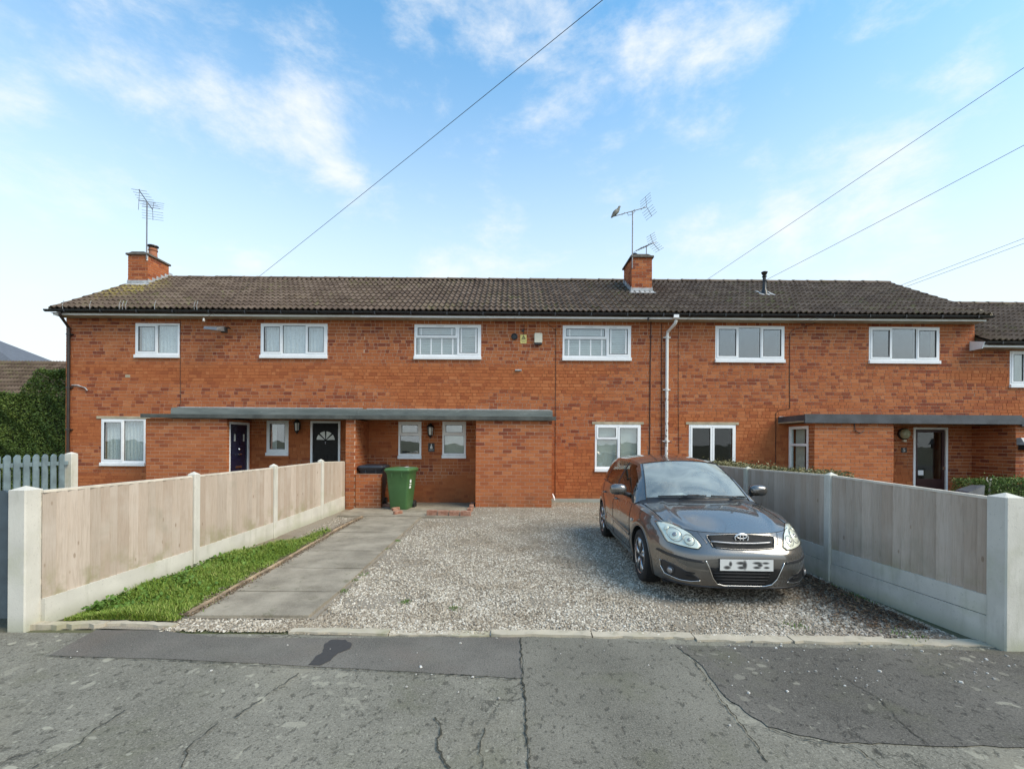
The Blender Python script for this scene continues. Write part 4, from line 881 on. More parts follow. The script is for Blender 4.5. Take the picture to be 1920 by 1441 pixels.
canopy(HM, px0+.12, at(1043, 780, YP-.1).x, 'felt', ztop=2.49, endr=.04)
add_roof(HM, XB, XC); add_eaves(HM, XB, XC, fas='upvc')
cy0 = 13.55; c0 = at(1184.5, 500, cy0).x; c1 = at(1222.5, 500, cy0).x; czt = at(1200, 483, cy0).z
add_chimney(HM, c0, c1, cy0, cy0+.95, czt, [(c0+.2, cy0+.45, .05, .10, 'flue')])
MB().box(qx1+.002, XC-.02, YW-.03, YW+.004, 0, .17).build('plinth', MATS['plinth'], HM.root)
vc = at(964.5, 631, YW); MB().lathe([(.085, 0), (.085, -.03), (.07, -.035), (.06, -.008)], (vc.x, YW-.001, vc.z), 20, 'y').build('round_vent', MATS['black'], HM.root, smooth=True)
vc = at(972, 695, YW); b = MB(); b.box(vc.x-.085, vc.x+.085, YW-.012, YW-.0, vc.z-.012, vc.z+.03); b.prism([(YW-.06, vc.z+.005), (YW, vc.z+.032), (YW, vc.z+.042), (YW-.06, vc.z+.012)], 'x', vc.x-.085, vc.x+.085); b.build('wall_vent', MATS['lead'], HM.root)
vc = at(957, 730, YW); yd = YW-.06
dp = [at(1268, 600, EY+.0), at(1266, 606, EY+.02), at(1262, 611, EY+.10), at(1252, 622, yd), at(1251, 632, yd)]; dpx = dp[-1].x
add_pipe(HM, dp+[Vector((dpx, yd, 2.0)), Vector((dpx, yd, .06))], .040, 'upvc_old', [Vector((dpx, yd, z)) for z in (4.42, 3.05, 1.7)])
MB().box(dp[0].x-.07, dp[0].x+.06, EY-.035, EY+.06, EZ-.135, EZ-.045).build('gutter_outlet', MATS['upvc'], HM.root)
add_cable(HM, cab([(1042, 612), (1042, 700), (1041, 850), (1041, 935)]), .006); add_cable(HM, cab([(1027, 608), (1036, 614), (1042, 620)]), .005)
add_cable(HM, cab([(1220.5, 600), (1219, 700), (1218, 860), (1217, 930)]), .014); add_cable(HM, cab([(1240.5, 606), (1240, 760), (1240, 930)]), .009)
add_cable(HM, cab([(983, 608), (982, 622), (981, 628)]), .006); MB().box(at(980, 617, YW).x-.03, at(980, 617, YW).x+.03, YW-.03, YW-.001, at(980, 620, YW).z-.03, at(980, 620, YW).z+.03).build('junction_box', MATS['black'], HM.root)
tv = at(1036, 925, YW-.1); MB().tube([tv, tv+Vector((.03, -.02, -.10)), tv+Vector((.05, -.03, -.17))], [.012, .03, .02], 6).build('tap_cover', MATS['upvc'], HM.root)
HM.finish_bricks(HM.root)
# ------------------------------------------------------------------ right house
HR = House('terraced_house', 'brick terraced house numbered 5 with dark glazed door and long flat canopy', (8.1, YW, 0))
r1 = rect(1341, 611, 1470.5, 679, YW); r2 = rect(1629, 613, 1761, 681, YW); r3 = rect(1291.5, 796, 1379, 884, YW)
rd = rect(1711.5, 801, 1776, 960, YW); rd = (rd[0], rd[1], .05, rd[3])
wallset(HR, XC, XD, [r1, r2, r3, rd])
add_window(HR.root, r1, YW, [(0, .32, 0, 1, 's'), (.32, .67, 0, 1, 'f'), (.67, 1, 0, 1, 's')], dress='none'); add_window(HR.root, r2, YW, [(0, .31, 0, 1, 's'), (.31, .69, 0, 1, 'f'), (.69, 1, 0, 1, 's')], dress='none')
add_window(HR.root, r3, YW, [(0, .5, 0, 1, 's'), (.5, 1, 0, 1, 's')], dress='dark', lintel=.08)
door_slab(HR, rd, YW, 'door_red', kind='glazed')
k0, k1 = at(1527, 850, YP).x, at(1675.5, 850, YP).x
swh = (YP+.22, YW-.04, .62, 2.10)
porch_box(HR, k0, k1, hl=[swh])
# glazed light in the side of the porch
x = k0+.02; f = MB(); ya, yb_, za, zb_ = swh; t = .07
f.box(x-.03, x+.05, ya, yb_, zb_-t, zb_); f.box(x-.03, x+.05, ya, yb_, za, za+t); f.box(x-.03, x+.05, ya, ya+t, za+t, zb_-t); f.box(x-.03, x+.05, yb_-t, yb_, za+t, zb_-t); f.box(x-.034, x+.046, ya+t, yb_-t, 1.60, 1.66)
sw = f.build('window', MATS['upvc'], HR.root)
for (z0_, z1_) in ((za+t, 1.60), (1.66, zb_-t)): MB().box(x, x+.006, ya+t-.01, yb_-t+.01, z0_-.01, z1_+.01).build('pane', MATS['glass_dark'], sw)
MB().box(x+.35, x+.36, ya-.1, yb_+.0, za-.1, zb_+.05).build('room', MATS['dark'], sw); MB().box(x+.12, x+.13, yb_-.42, yb_-.06, za, zb_).build('curtain', MATS['blind'], sw)
canopy(HR, at(1459, 785, YW).x-.02, XD+.0, 'felt_dark', sl=False, z=2.155)
pr = at(1904, 850, YP).x; porch_box(HR, pr, pr+.235, right=False)
add_roof(HR, XC, XD+.06, gable=(False, True)); add_eaves(HR, XC, XD, lip=(0, .10)); gable(HR, XD, 1)
fp = at(1433, 552, 13.5); fz = EZ+(13.5-EY)*tn
fl = MB(); fl.lathe([(.11, -.10), (.09, .06), (.055, .14), (.05, .34), (.075, .36), (.05, .38), (.045, .47), (.07, .50), (.045, .53), (.09, .62), (.085, .635)], (fp.x, 13.5, fz+.02), 14); fl.build('flue_terminal', MATS['gutter'], HR.root, smooth=True)
MB().add([(fp.x-.22, 13.28, fz-.09), (fp.x+.22, 13.28, fz-.09), (fp.x+.22, 13.72, fz+.17), (fp.x-.22, 13.72, fz+.17)], [(0, 1, 2, 3)]).build('flue_slate', MATS['lead'], HR.root)
add_cable(HR, cab([(1272, 608), (1272, 760), (1273, 850)]), .005); add_cable(HR, cab([(1535, 603), (1505, 614), (1487, 618), (1481, 625), (1480.5, 700), (1481, 766), (1462, 768), (1455, 774), (1454, 870)]), .008)
lc = [at(1602, 794, YP-.02), at(1603, 806, YP-.02), at(1612, 812, YP-.025), at(1620, 808, YP-.02)]; add_cable(HR, lc, .010, 'wire')
HR.finish_bricks(HR.root)
# ------------------------------------------------------------------ lower house next door
DZ = -.66
HN = House('terraced_house', 'lower brick house stepping down next door with white bargeboard', (15.5, YW, 0))
n1 = rect(1893, 658, 1990, 726, YW)
zt = EZ+DZ-.14; XE = 19.5
w = backing(XD, XE, 0, zt, YW+MD, [n1]); nw = w.build('front_wall', MATS['mortar'], HN.root); HN.face(nw, (XD, YW, 0), 0, XE-XD, zt, [(n1[0]-XD, n1[1]-XD, n1[2], n1[3])])
add_window(HN.root, n1, YW, G3, dress='blind'); add_roof(HN, XD-.05 if False else XD+.02, XE, dz=DZ); add_eaves(HN, XD-.10, XE, dz=DZ, fas='upvc')
bb = MB(); bx = XD-.13; bb.prism([(EY+.06, EZ+DZ-.19), (YW-.002, EZ+DZ-.19), (YW-.002, EZ+DZ+.06), (EY+.0, EZ+DZ-.03)], 'x', bx, bx+.028); bb.build('bargeboard', MATS['upvc'], HN.root)
porch_box(HN, pr+.236, pr+2.2, left=False); canopy(HN, XD+.002, XE, 'felt_dark', sl=False, z=2.105)
HN.finish_bricks(HN.root)
# ================================================================== FENCES
MATS['edge_brick'] = simple('edging_brick', (.26, .15, .10), .9, var=.25, bump=.3)
def post(parent, x, y, h, w=.105, mat='conc', z0=-.05):
    p = MB(); a = w/2; c = .010
    def ringz(z, i): return [(x-a+i+c, y-a+i, z), (x+a-i-c, y-a+i, z), (x+a-i, y-a+i+c, z), (x+a-i, y+a-i-c, z), (x+a-i-c, y+a-i, z), (x-a+i+c, y+a-i, z), (x-a+i, y+a-i-c, z), (x-a+i, y-a+i+c, z)]
    vs = ringz(z0, 0)+ringz(h-.035, 0)+[(x, y, h)]
    fs = [(k, (k+1) % 8, 8+(k+1) % 8, 8+k) for k in range(8)]+[(8+k, 8+(k+1) % 8, 16) for k in range(8)]+[tuple(reversed(range(8)))]
    p.add(vs, fs); return p.build('post', MATS[mat], parent)
BOARD = {}
def fence_run(root, posts, side, gravel, lower=None, boards_w=.125):
    """posts: (x, y, height, top_z of panel, bottom_z of panel); boards lie between neighbouring posts along Y"""
    for (a, b) in zip(posts, posts[1:]):
        ya, yb = a[1]+.055, b[1]-.055; xa, xb = a[0], b[0]; L_ = yb-ya
        ta, tb, ba, bb_ = a[3], b[3], a[4], b[4]
        def X(y): return xa+(xb-xa)*(y-ya)/L_
        def lerp(p, q, y): return p+(q-p)*(y-ya)/L_
        # capping rail and back rails = the panel itself
        pm = MB(); e = .018
        pm.add([(X(ya)-e, ya, ta-.022), (X(ya)+e, ya, ta-.022), (X(yb)+e, yb, tb-.022), (X(yb)-e, yb, tb-.022), (X(ya)-e, ya, ta), (X(ya)+e, ya, ta), (X(yb)+e, yb, tb), (X(yb)-e, yb, tb)], [(0, 3, 2, 1), (4, 5, 6, 7), (0, 1, 5, 4), (1, 2, 6, 5), (2, 3, 7, 6), (3, 0, 4, 7)])
        for zz in (.12, .55, .85):
            za, zb_ = ba+(ta-ba)*zz, bb_+(tb-bb_)*zz; s_ = -side
            pm.add([(X(ya)+s_*.004, ya, za), (X(ya)+s_*.03, ya, za), (X(yb)+s_*.03, yb, zb_), (X(yb)+s_*.004, yb, zb_), (X(ya)+s_*.004, ya, za+.045), (X(ya)+s_*.03, ya, za+.045), (X(yb)+s_*.03, yb, zb_+.045), (X(yb)+s_*.004, yb, zb_+.045)], [(0, 3, 2, 1), (4, 5, 6, 7), (0, 1, 5, 4), (1, 2, 6, 5), (2, 3, 7, 6), (3, 0, 4, 7)])
        panel = pm.build('fence_panel', MATS['pale_rail'], root)
        y = ya; k = 0
        while y < yb-.02:
            w = min(boards_w*random.uniform(.72, 1.12), yb-y); y1 = y+w-.005 if y+w < yb-.02 else yb
            t0, t1 = .018+random.uniform(0, .004), .004; m_ = MB()
            # feather edged: thick edge laps over the thin one
            def P(yy, z, th): return (X(yy)+side*th, yy, z)
            z0a, z0b, z1a, z1b = lerp(ba, bb_, y)-.016, lerp(ba, bb_, y1)-.016, lerp(ta, tb, y)-.023, lerp(ta, tb, y1)-.023
            th0 = .004+.004*(k % 2); m_.add([P(y, z0a, 0), P(y1, z0b, 0), P(y1, z1b, 0), P(y, z1a, 0), P(y, z0a, th0), P(y1, z0b, t0+.004), P(y1, z1b, t0+.004), P(y, z1a, th0)], [(0, 1, 2, 3), (7, 6, 5, 4), (0, 4, 5, 1), (1, 5, 6, 2), (2, 6, 7, 3), (3, 7, 4, 0)])
            m_.build('board', MATS['board'], panel); y += w; k += 1
        # concrete gravel boards
        lv = [(None, 'a')]
        if lower is None:
            e = .030; g = MB(); g.add([(X(ya)-e, ya, -.04), (X(ya)+e, ya, -.04), (X(yb)+e, yb, -.04), (X(yb)-e, yb, -.04), (X(ya)-e, ya, ba-.008), (X(ya)+e, ya, ba-.008), (X(yb)+e, yb, bb_-.008), (X(yb)-e, yb, bb_-.008)], [(0, 3, 2, 1), (4, 5, 6, 7), (0, 1, 5, 4), (1, 2, 6, 5), (2, 3, 7, 6), (3, 0, 4, 7)]); g.build('gravel_board', MATS['conc'], root)
        else:
            for (za, zb_, zc, zd, e) in ((-.04, -.04, ba*lower, bb_*lower, .034), (ba*lower+.006, bb_*lower+.006, ba-.006, bb_-.006, .029)):
                g = MB(); g.add([(X(ya)-e, ya, za), (X(ya)+e, ya, za), (X(yb)+e, yb, zb_), (X(yb)-e, yb, zb_), (X(ya)-e, ya, zc), (X(ya)+e, ya, zc), (X(yb)+e, yb, zd), (X(yb)-e, yb, zd)], [(0, 3, 2, 1), (4, 5, 6, 7), (0, 1, 5, 4), (1, 2, 6, 5), (2, 3, 7, 6), (3, 0, 4, 7)]); g.build('gravel_board', MATS['conc'], root)
# left fence: posts at x about -4.08
FL = thing('panel_fence', 'pale beige board fence with white concrete posts beside the grass verge', 'fence', (-4.08, 7, 0))
lp = [(-4.14, 3.99, 1.22, 1.19, .245), (-4.06, 5.86, 1.24, 1.19, .26), (-4.04, 7.78, 1.25, 1.19, .27), (-4.03, 9.68, 1.26, 1.20, .30)]
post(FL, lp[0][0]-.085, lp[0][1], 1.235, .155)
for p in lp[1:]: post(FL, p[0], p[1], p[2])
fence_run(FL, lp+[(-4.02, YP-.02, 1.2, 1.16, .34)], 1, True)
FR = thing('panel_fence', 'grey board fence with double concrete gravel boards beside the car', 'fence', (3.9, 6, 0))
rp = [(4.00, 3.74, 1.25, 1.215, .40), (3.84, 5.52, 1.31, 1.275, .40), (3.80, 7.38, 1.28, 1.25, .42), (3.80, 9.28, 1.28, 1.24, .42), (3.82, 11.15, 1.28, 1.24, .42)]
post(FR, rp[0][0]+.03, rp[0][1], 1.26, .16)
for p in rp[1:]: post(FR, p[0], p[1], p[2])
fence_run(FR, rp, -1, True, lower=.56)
# ---- blue grey picket fence of the next garden
MATS['picket'] = simple('picket_paint', (.165, .222, .245), .6, var=.22, nscale=5, bump=.2); MATS['gate_paint'] = simple('gate_paint', (.060, .082, .098), .5, var=.15)
def picket(mb, x, y, w, t, z0, z1, along='y'):
    n = 6; pts = [(-w/2, z0), (w/2, z0), (w/2, z1-w*.5)]+[(w/2*math.cos(math.pi*k/n), z1-w*.5+w*.5*math.sin(math.pi*k/n)) for k in range(1, n)]+[(-w/2, z1-w*.5)]
    if along == 'y': mb.prism([(y+a, b) for a, b in pts], 'x', x, x+t)
    else: mb.prism([(x+a, b) for a, b in pts], 'y', y, y+t)
PF = thing('picket_fence', 'blue grey picket fence with round tops below the tall hedge', 'fence', (-8.25, 7, 0))
pe = at(134, 850, 8.75); post(PF, pe.x, 8.75, 1.40, .14, 'conc')
rm = MB(); X0 = pe.x
for z in (.45, 1.16): rm.box(X0-.02, X0+.02, 4.6, 8.67, z, z+.07)
rm.build('rail', MATS['picket'], PF)
y = 4.65; k = 0
while y < 8.65:
    b = MB(); picket(b, X0+.022 if True else X0-.04, y, .088, .018, .12, 1.33+.02*math.sin(y)); b.build('picket', MATS['picket'], PF)
    b = MB(); picket(b, X0-.042, y+.078, .088, .018, .12, 1.35+.02*math.sin(y)); b.build('picket', MATS['picket'], PF); y += .155
GT = thing('picket_gate', 'dark slate blue picket gate next to the white gatepost', 'gate', (-4.8, 3.95, 0))
gb = MB(); 
for z in (.30, .95): gb.box(-5.35, -4.33, 3.96, 3.99, z, z+.08)
gb.build('rail', MATS['gate_paint'], GT)
for k in range(9):
    b = MB(); picket(b, -5.30+k*.1165, 3.938, .092, .020, .10, 1.20, 'x'); b.build('picket', MATS['gate_paint'], GT)
post(GT, -5.48, 3.99, 1.25, .12)
# ================================================================== SMALL THINGS ON THE WALLS
MATS['cream'] = simple('cream_plastic', (.66, .62, .50), .5, var=.05); MATS['yellow'] = simple('yellow_sign', (.72, .62, .20), .5, var=.06); MATS['lampglass'] = simple('lamp_glass', (.80, .80, .76), .25, var=.05); MATS['globe'] = simple('opal_globe', (.42, .44, .30), .35, var=.08); MATS['plaque'] = simple('black_plaque', (.015, .015, .016), .4)
def text(parent, s, loc, size, mat, name='lettering'):
    c = bpy.data.curves.new(name, 'FONT'); c.body = s; c.size = size; c.align_x = 'CENTER'; c.align_y = 'CENTER'; c.extrude = .001
    o = bpy.data.objects.new(name, c); COL.objects.link(o); bpy.context.view_layer.update()
    me = bpy.data.meshes.new_from_object(o.evaluated_get(bpy.context.evaluated_depsgraph_get())); bpy.data.objects.remove(o); me.materials.clear(); me.materials.append(mat)
    q = bpy.data.objects.new(name, me); link(q, parent); q.location = Vector(loc)-wloc(parent); q.rotation_euler = (math.pi/2, 0, 0); return q
p = at(1009, 636, YW); T = thing('alarm_box', 'cream burglar alarm box on the upper brick wall', 'alarm box', (p.x, YW, p.z-.14))
b = MB(); b.cbox(p.x-.105, p.x+.105, YW-.085, YW-.001, p.z-.10, p.z+.155, .015); b.build('cover', MATS['cream'], T); MB().box(p.x-.095, p.x+.095, YW-.075, YW-.002, p.z-.15, p.z-.101).build('strobe', MATS['black'], T)
p = at(981.5, 635.5, YW); T = thing('warning_sign', 'small yellow warning sign with black triangle on brick wall', 'sign', (p.x, YW, p.z-.11))
MB().box(p.x-.082, p.x+.082, YW-.008, YW-.001, p.z-.112, p.z+.112).build('plate', MATS['yellow'], T)
b = MB(); a = [(p.x-.062, p.z-.002), (p.x+.062, p.z-.002), (p.x, p.z+.095)]; c_ = [(p.x-.030, p.z+.014), (p.x+.030, p.z+.014), (p.x, p.z+.064)]
b.add([(x, YW-.0105, z) for x, z in a+c_], [(0, 1, 4, 3), (1, 2, 5, 4), (2, 0, 3, 5)]); b.box(p.x-.006, p.x+.006, YW-.0108, YW-.0098, p.z+.022, p.z+.046); b.build('triangle', MATS['plaque'], T)
b = MB(); b.box(p.x-.06, p.x+.06, YW-.0105, YW-.0085, p.z-.045, p.z-.030); b.box(p.x-.05, p.x+.05, YW-.0105, YW-.0085, p.z-.075, p.z-.064); b.build('print_lines', MATS['ochre'], T)
def lantern(px, py, Y, label, s=1.0, two=False):
    p = at(px, py, Y); T = thing('wall_lantern', label, 'lamp', (p.x, Y, p.z-.2), 'wall lanterns'); x, z, y = p.x, p.z, Y-.13
    b = MB(); b.box(x-.035*s, x+.035*s, Y-.025, Y-.001, z-.07*s, z+.12*s); b.tube([(x, Y-.02, z+.10*s), (x, Y-.07, z+.19*s), (x, y, z+.16*s)], .011, 6); b.build('bracket', MATS['black'], T, smooth=True)
    b = MB(); b.lathe([(.012, .21), (.02, .19), (.05*s, .165), (.092*s, .115), (.092*s, .10), (.075*s, .095)], (x, y, z), 6); b.build('cap', MATS['black'], T)
    b = MB(); b.lathe([(.064*s, .096), (.050*s, -.10)], (x, y, z), 6); b.build('glass', MATS['lampglass'], T)
    b = MB()
    for k in range(6): th = math.pi*k/3; b.tube([(x+.072*s*math.cos(th), y+.072*s*math.sin(th), z+.10), (x+.056*s*math.cos(th), y+.056*s*math.sin(th), z-.105)], .009, 5)
    b.lathe([(.065*s, -.10), (.062*s, -.12), (.03, -.15), (.012, -.18), (.004, -.20)], (x, y, z), 6); b.build('frame', MATS['black'], T); return T
lantern(808.5, 808, YW, 'black wall lantern between two small porch windows', 1.05)
lantern(561, 800, YW, 'black wall lantern beside the black fan light door', .95)
p = at(809, 838, YW); T = thing('number_plaque', 'black number plaque under the lantern with a white bottle shape', 'plaque', (p.x, YW, p.z-.12))
MB().box(p.x-.085, p.x+.085, YW-.012, YW-.001, p.z-.12, p.z+.11).build('plate', MATS['plaque'], T)
b = MB(); b.lathe([(.030, -.035), (.034, -.02), (.034, .02), (.016, .045), (.012, .085), (.016, .09)], (p.x, YW-.0125, p.z-.005), 10); b.build('white_mark', MATS['lampglass'], T, smooth=True)
b = MB()
for z, w in ((-.062, .06), (-.085, .055)): b.box(p.x-w, p.x+w, YW-.0135, YW-.0115, p.z+z-.005, p.z+z+.005)
b.build('print_lines', MATS['lead'], T)
p = at(1694.5, 843.5, YW); T = thing('number_plaque', 'black door number plaque reading 5 beside the dark door', 'plaque', (p.x, YW, p.z-.07)); MB().box(p.x-.072, p.x+.072, YW-.012, YW-.001, p.z-.066, p.z+.066).build('plate', MATS['plaque'], T); text(T, '5', (p.x, YW-.0135, p.z), .13, MATS['paper'], 'numeral')
p = at(1693, 813, YW); T = thing('bulkhead_lamp', 'round opal bulkhead lamp beside the dark door', 'lamp', (p.x, YW, p.z-.15))
b = MB(); b.lathe([(.15, 0), (.15, -.05), (.135, -.06)], (p.x, YW-.001, p.z), 24, 'y'); b.build('base', MATS['black'], T, smooth=True); b = MB(); b.lathe([(.132, -.055), (.13, -.075), (.105, -.12), (.06, -.145), (.012, -.152)], (p.x, YW-.001, p.z), 24, 'y'); b.build('globe', MATS['globe'], T, smooth=True); MB().box(p.x-.03, p.x+.05, YW-.06, YW-.001, p.z-.215, p.z-.155).build('sensor', MATS['cream'], T)
p = at(404, 618, YW-.35); T = thing('floodlight', 'grey security floodlight jutting from wall under the eaves', 'lamp', (p.x, YW-.2, p.z-.1))
b = MB(); b.add([(p.x-.20, YW-.52, p.z-.02), (p.x+.14, YW-.52, p.z-.05), (p.x+.20, YW-.30, p.z-.03), (p.x-.16, YW-.30, p.z), (p.x-.19, YW-.50, p.z+.05), (p.x+.13, YW-.50, p.z+.02), (p.x+.19, YW-.30, p.z+.10), (p.x-.14, YW-.30, p.z+.08)], [(0, 1, 2, 3), (4, 5, 6, 7), (0, 1, 5, 4), (1, 2, 6, 5), (2, 3, 7, 6), (3, 0, 4, 7)]); b.build('housing', MATS['metal'], T)
b = MB(); b.box(p.x+.10, p.x+.22, YW-.29, YW-.2, p.z-.05, p.z+.09); b.tube([(p.x+.16, YW-.25, p.z+.08), (p.x+.16, YW-.1, p.z+.12), (p.x+.16, YW-.001, p.z+.12)], .018, 6); b.build('bracket', MATS['black'], T)
MB().quad((p.x-.19, YW-.515, p.z-.028), (p.x+.13, YW-.515, p.z-.055), (p.x+.18, YW-.31, p.z-.036), (p.x-.14, YW-.31, p.z-.006)).build('lens', MATS['cream'], T)
# grey lamp on the pier at the right
p = at(1915, 832, YP); T = thing('meter_hood', 'grey metal hood fixed to the brick pier by the hedge', 'hood', (p.x, YP, p.z-.12))
b = MB(); b.prism([(YP-.20, p.z-.02), (YP-.001, p.z-.02), (YP-.001, p.z+.15), (YP-.10, p.z+.15)], 'x', p.x-.12, p.x+.25); b.build('hood', MATS['lead'], T); MB().box(p.x-.08, p.x+.2, YP-.14, YP-.001, p.z-.14, p.z-.021).build('box', MATS['black'], T)
# ================================================================== AERIALS, BIRD, WIRES
def rod(mb, a, b, r=.006): mb.tube([a, b], r, 5)
def aerial(px_top, py_top, Y, base, boom_dir, boom, n, label, mast_r=.018, el=.24, refl=True):
    top = at(px_top, py_top, Y); T = thing('tv_aerial', label, 'aerial', base)
    b = MB(); b.tube([base, (base[0], base[1], top.z)], mast_r, 8); b.build('mast', MATS['metal'], T, smooth=True)
    d = Vector(boom_dir).normalized(); a0 = Vector((base[0], base[1], top.z))
    lat = d.cross(Vector((0, 0, 1))).normalized()
    bm = MB(); bm.tube([a0-d*boom*.42, a0+d*boom*.58], .012, 6)
    bm.build('boom', MATS['metal'], T)
    for k in range(n):
        q = a0-d*boom*.30+d*boom*.86*(k/(n-1)); l = el*(1-.25*k/n); e = MB(); rod(e, q-lat*l, q+lat*l, .006); e.build('element', MATS['metal'], T)
    if refl:
        q = a0-d*boom*.42; up = lat.cross(d)
        for s in (-1, 1):
            e = MB()
            for k in range(4): c = q-d*.03*k*.6+up*s*(.06+.075*k); rod(e, c-lat*.28, c+lat*.28, .005)
            rod(e, q, q-d*.07+up*s*.30, .007); e.build('reflector', MATS['metal'], T)
    return T, a0, d, lat
c_l = at(276, 470, 14.04); T, a0, d, lat = aerial(276, 378, 14.02, (c_l.x, 14.02, c_l.z-.25), (.35, -1, .12), 1.0, 7, 'tall TV aerial on the left chimney mast')
b = MB(); b.box(c_l.x-.02, c_l.x+.02, 14.03, 14.049, c_l.z-.3, c_l.z+.05); b.build('bracket', MATS['fascia'], T)
e = MB(); q = a0+lat*-.0+Vector((-.26, 0, .05)); rod(e, q+Vector((0, 0, -.30)), q+Vector((.03, 0, .33)), .007); rod(e, q, a0, .008); e.build('dipole', MATS['metal'], T)
c_r = at(1186, 480, 13.5); T, a1, d1, lat1 = aerial(1185, 395, 13.5, (c_r.x, 13.52, c_r.z-.35), (-1, -.30, -.42), 1.22, 4, 'tall TV aerial with a bird perched on its boom', el=.10)
MB().tube([a1+Vector((-.16, -.02, -.06)), a1+Vector((-.13, 0, -.13)), a1+Vector((0, 0, -.09)), a1+Vector((.1, .02, .04))], .008, 5).build('cradle', MATS['metal'], T)
b = MB(); p0 = at(1212, 470, 13.9); T2 = thing('tv_aerial', 'short TV aerial close above the right chimney cap', 'aerial', (p0.x, 13.9, p0.z-.05))
b.tube([(p0.x, 13.9, p0.z-.10), (p0.x, 13.9, p0.z+.16)], .014, 6); b.build('mast', MATS['metal'], T2)
d = Vector((1, .4, .55)).normalized(); a = Vector((p0.x, 13.9, p0.z+.14)); lt = Vector((.35, -.9, 0)).normalized(); b = MB(); b.tube([a-d*.42, a+d*.42], .011, 6); b.build('boom', MATS['metal'], T2)
for k in range(6):
    q = a-d*.36+d*.5*(k/5); e = MB(); rod(e, q-lt*.2, q+lt*.2, .006); e.build('element', MATS['metal'], T2)
q = a+d*.28; up = Vector((-.5, 0, .85))
for s in (-1, 1):
    e = MB()
    for k in range(4): c = q+up*s*(.06+.07*k)+d*.05*k*.5; rod(e, c-lt*.2, c+lt*.2, .005)
    rod(e, q, q+up*s*.28+d*.07, .008); e.build('reflector', MATS['metal'], T2)
# pigeon: one lofted body from tail to beak
bp = a1+d1*.60+Vector((0, 0, .10))
m = MT('pigeon', .8); m.col(m.mix(m.range(m.noise(9, 4), .4, .6), (.10, .10, .085), (.22, .22, .20)))
ax = Vector((1, .2, .75)).normalized(); pts = []; rr = []
for t, h, r in ((-.20, -.055, .012), (-.15, -.04, .030), (-.09, -.015, .052), (-.02, .0, .072), (.05, .012, .068), (.10, .03, .048), (.135, .055, .034), (.165, .075, .036), (.190, .078, .024), (.205, .072, .010), (.225, .064, .003)):
    pts.append(bp+ax*t+Vector((-.3, 0, .95)).normalized()*h); rr.append(r)
b = MB(); b.tube(pts, rr, 10); bd = b.build('pigeon', m.mat, None, smooth='all'); tag(bd, 'grey pigeon perched on the boom of the tall aerial', 'bird')
for s in (-1, 1):
    l = MB(); l.tube([bp+Vector((-.01, s*.022, -.04)), bp+Vector((.005, s*.022, -.10))], .005, 5); lo = l.build('leg', MATS['twig'], bd)
POLE = Vector((10.2, -3.2, 7.55))
def wire(a, b, sag, label, r=.0036, n=40):
    pts = []
    for i in range(n+1): t = i/n; p = Vector(a).lerp(Vector(b), t); p.z -= sag*4*t*(1-t); pts.append(p)
    m_ = MB(); m_.tube(pts, r, 5); o = m_.build('overhead_wire', MATS['wire']); tag(o, label, 'wire', 'overhead wires'); return o
e1 = at(383, 599, EY+.06); e2 = at(1215, 598, EY+.06); e3 = at(1286, 600, EY+.06); e4 = at(1500, 606, EY+.06)
wire(e1, POLE, .10, 'overhead wire rising from the eaves above the grey floodlight'); wire(e2, POLE+Vector((0, 0, .78)), .0, 'overhead wire rising from eaves just left of the white downpipe'); wire(e3, POLE+Vector((.25, 0, -.15)), .20, 'overhead wire rising from eaves just right of the white downpipe')
P4 = at(1920, 444, 9.0); d4 = (P4-e4); wire(e4, e4+d4*2.2, .03, 'upper of two parallel overhead wires above the right hand houses', .004); wire(e4+Vector((.05, 0, -.03)), e4+d4*2.2+Vector((0, 0, -.16)), .03, 'lower of two parallel overhead wires above the right hand houses', .004)
for i, e in enumerate((e1, e2)):
    b = MB(); b.tube([e+Vector((0, .03, -.02)), e+Vector((0, -.03, -.01)), e], .012, 6); b.lathe([(.02, -.05), (.028, -.03), (.02, -.01), (.028, .01), (.015, .03)], (e.x, e.y-.02, e.z), 8); tag(b.build('wire_bracket', MATS['fascia' if i == 0 else 'gutter'], None), ('white' if i == 0 else 'dark')+' wire bracket with insulator under the eaves', 'bracket')
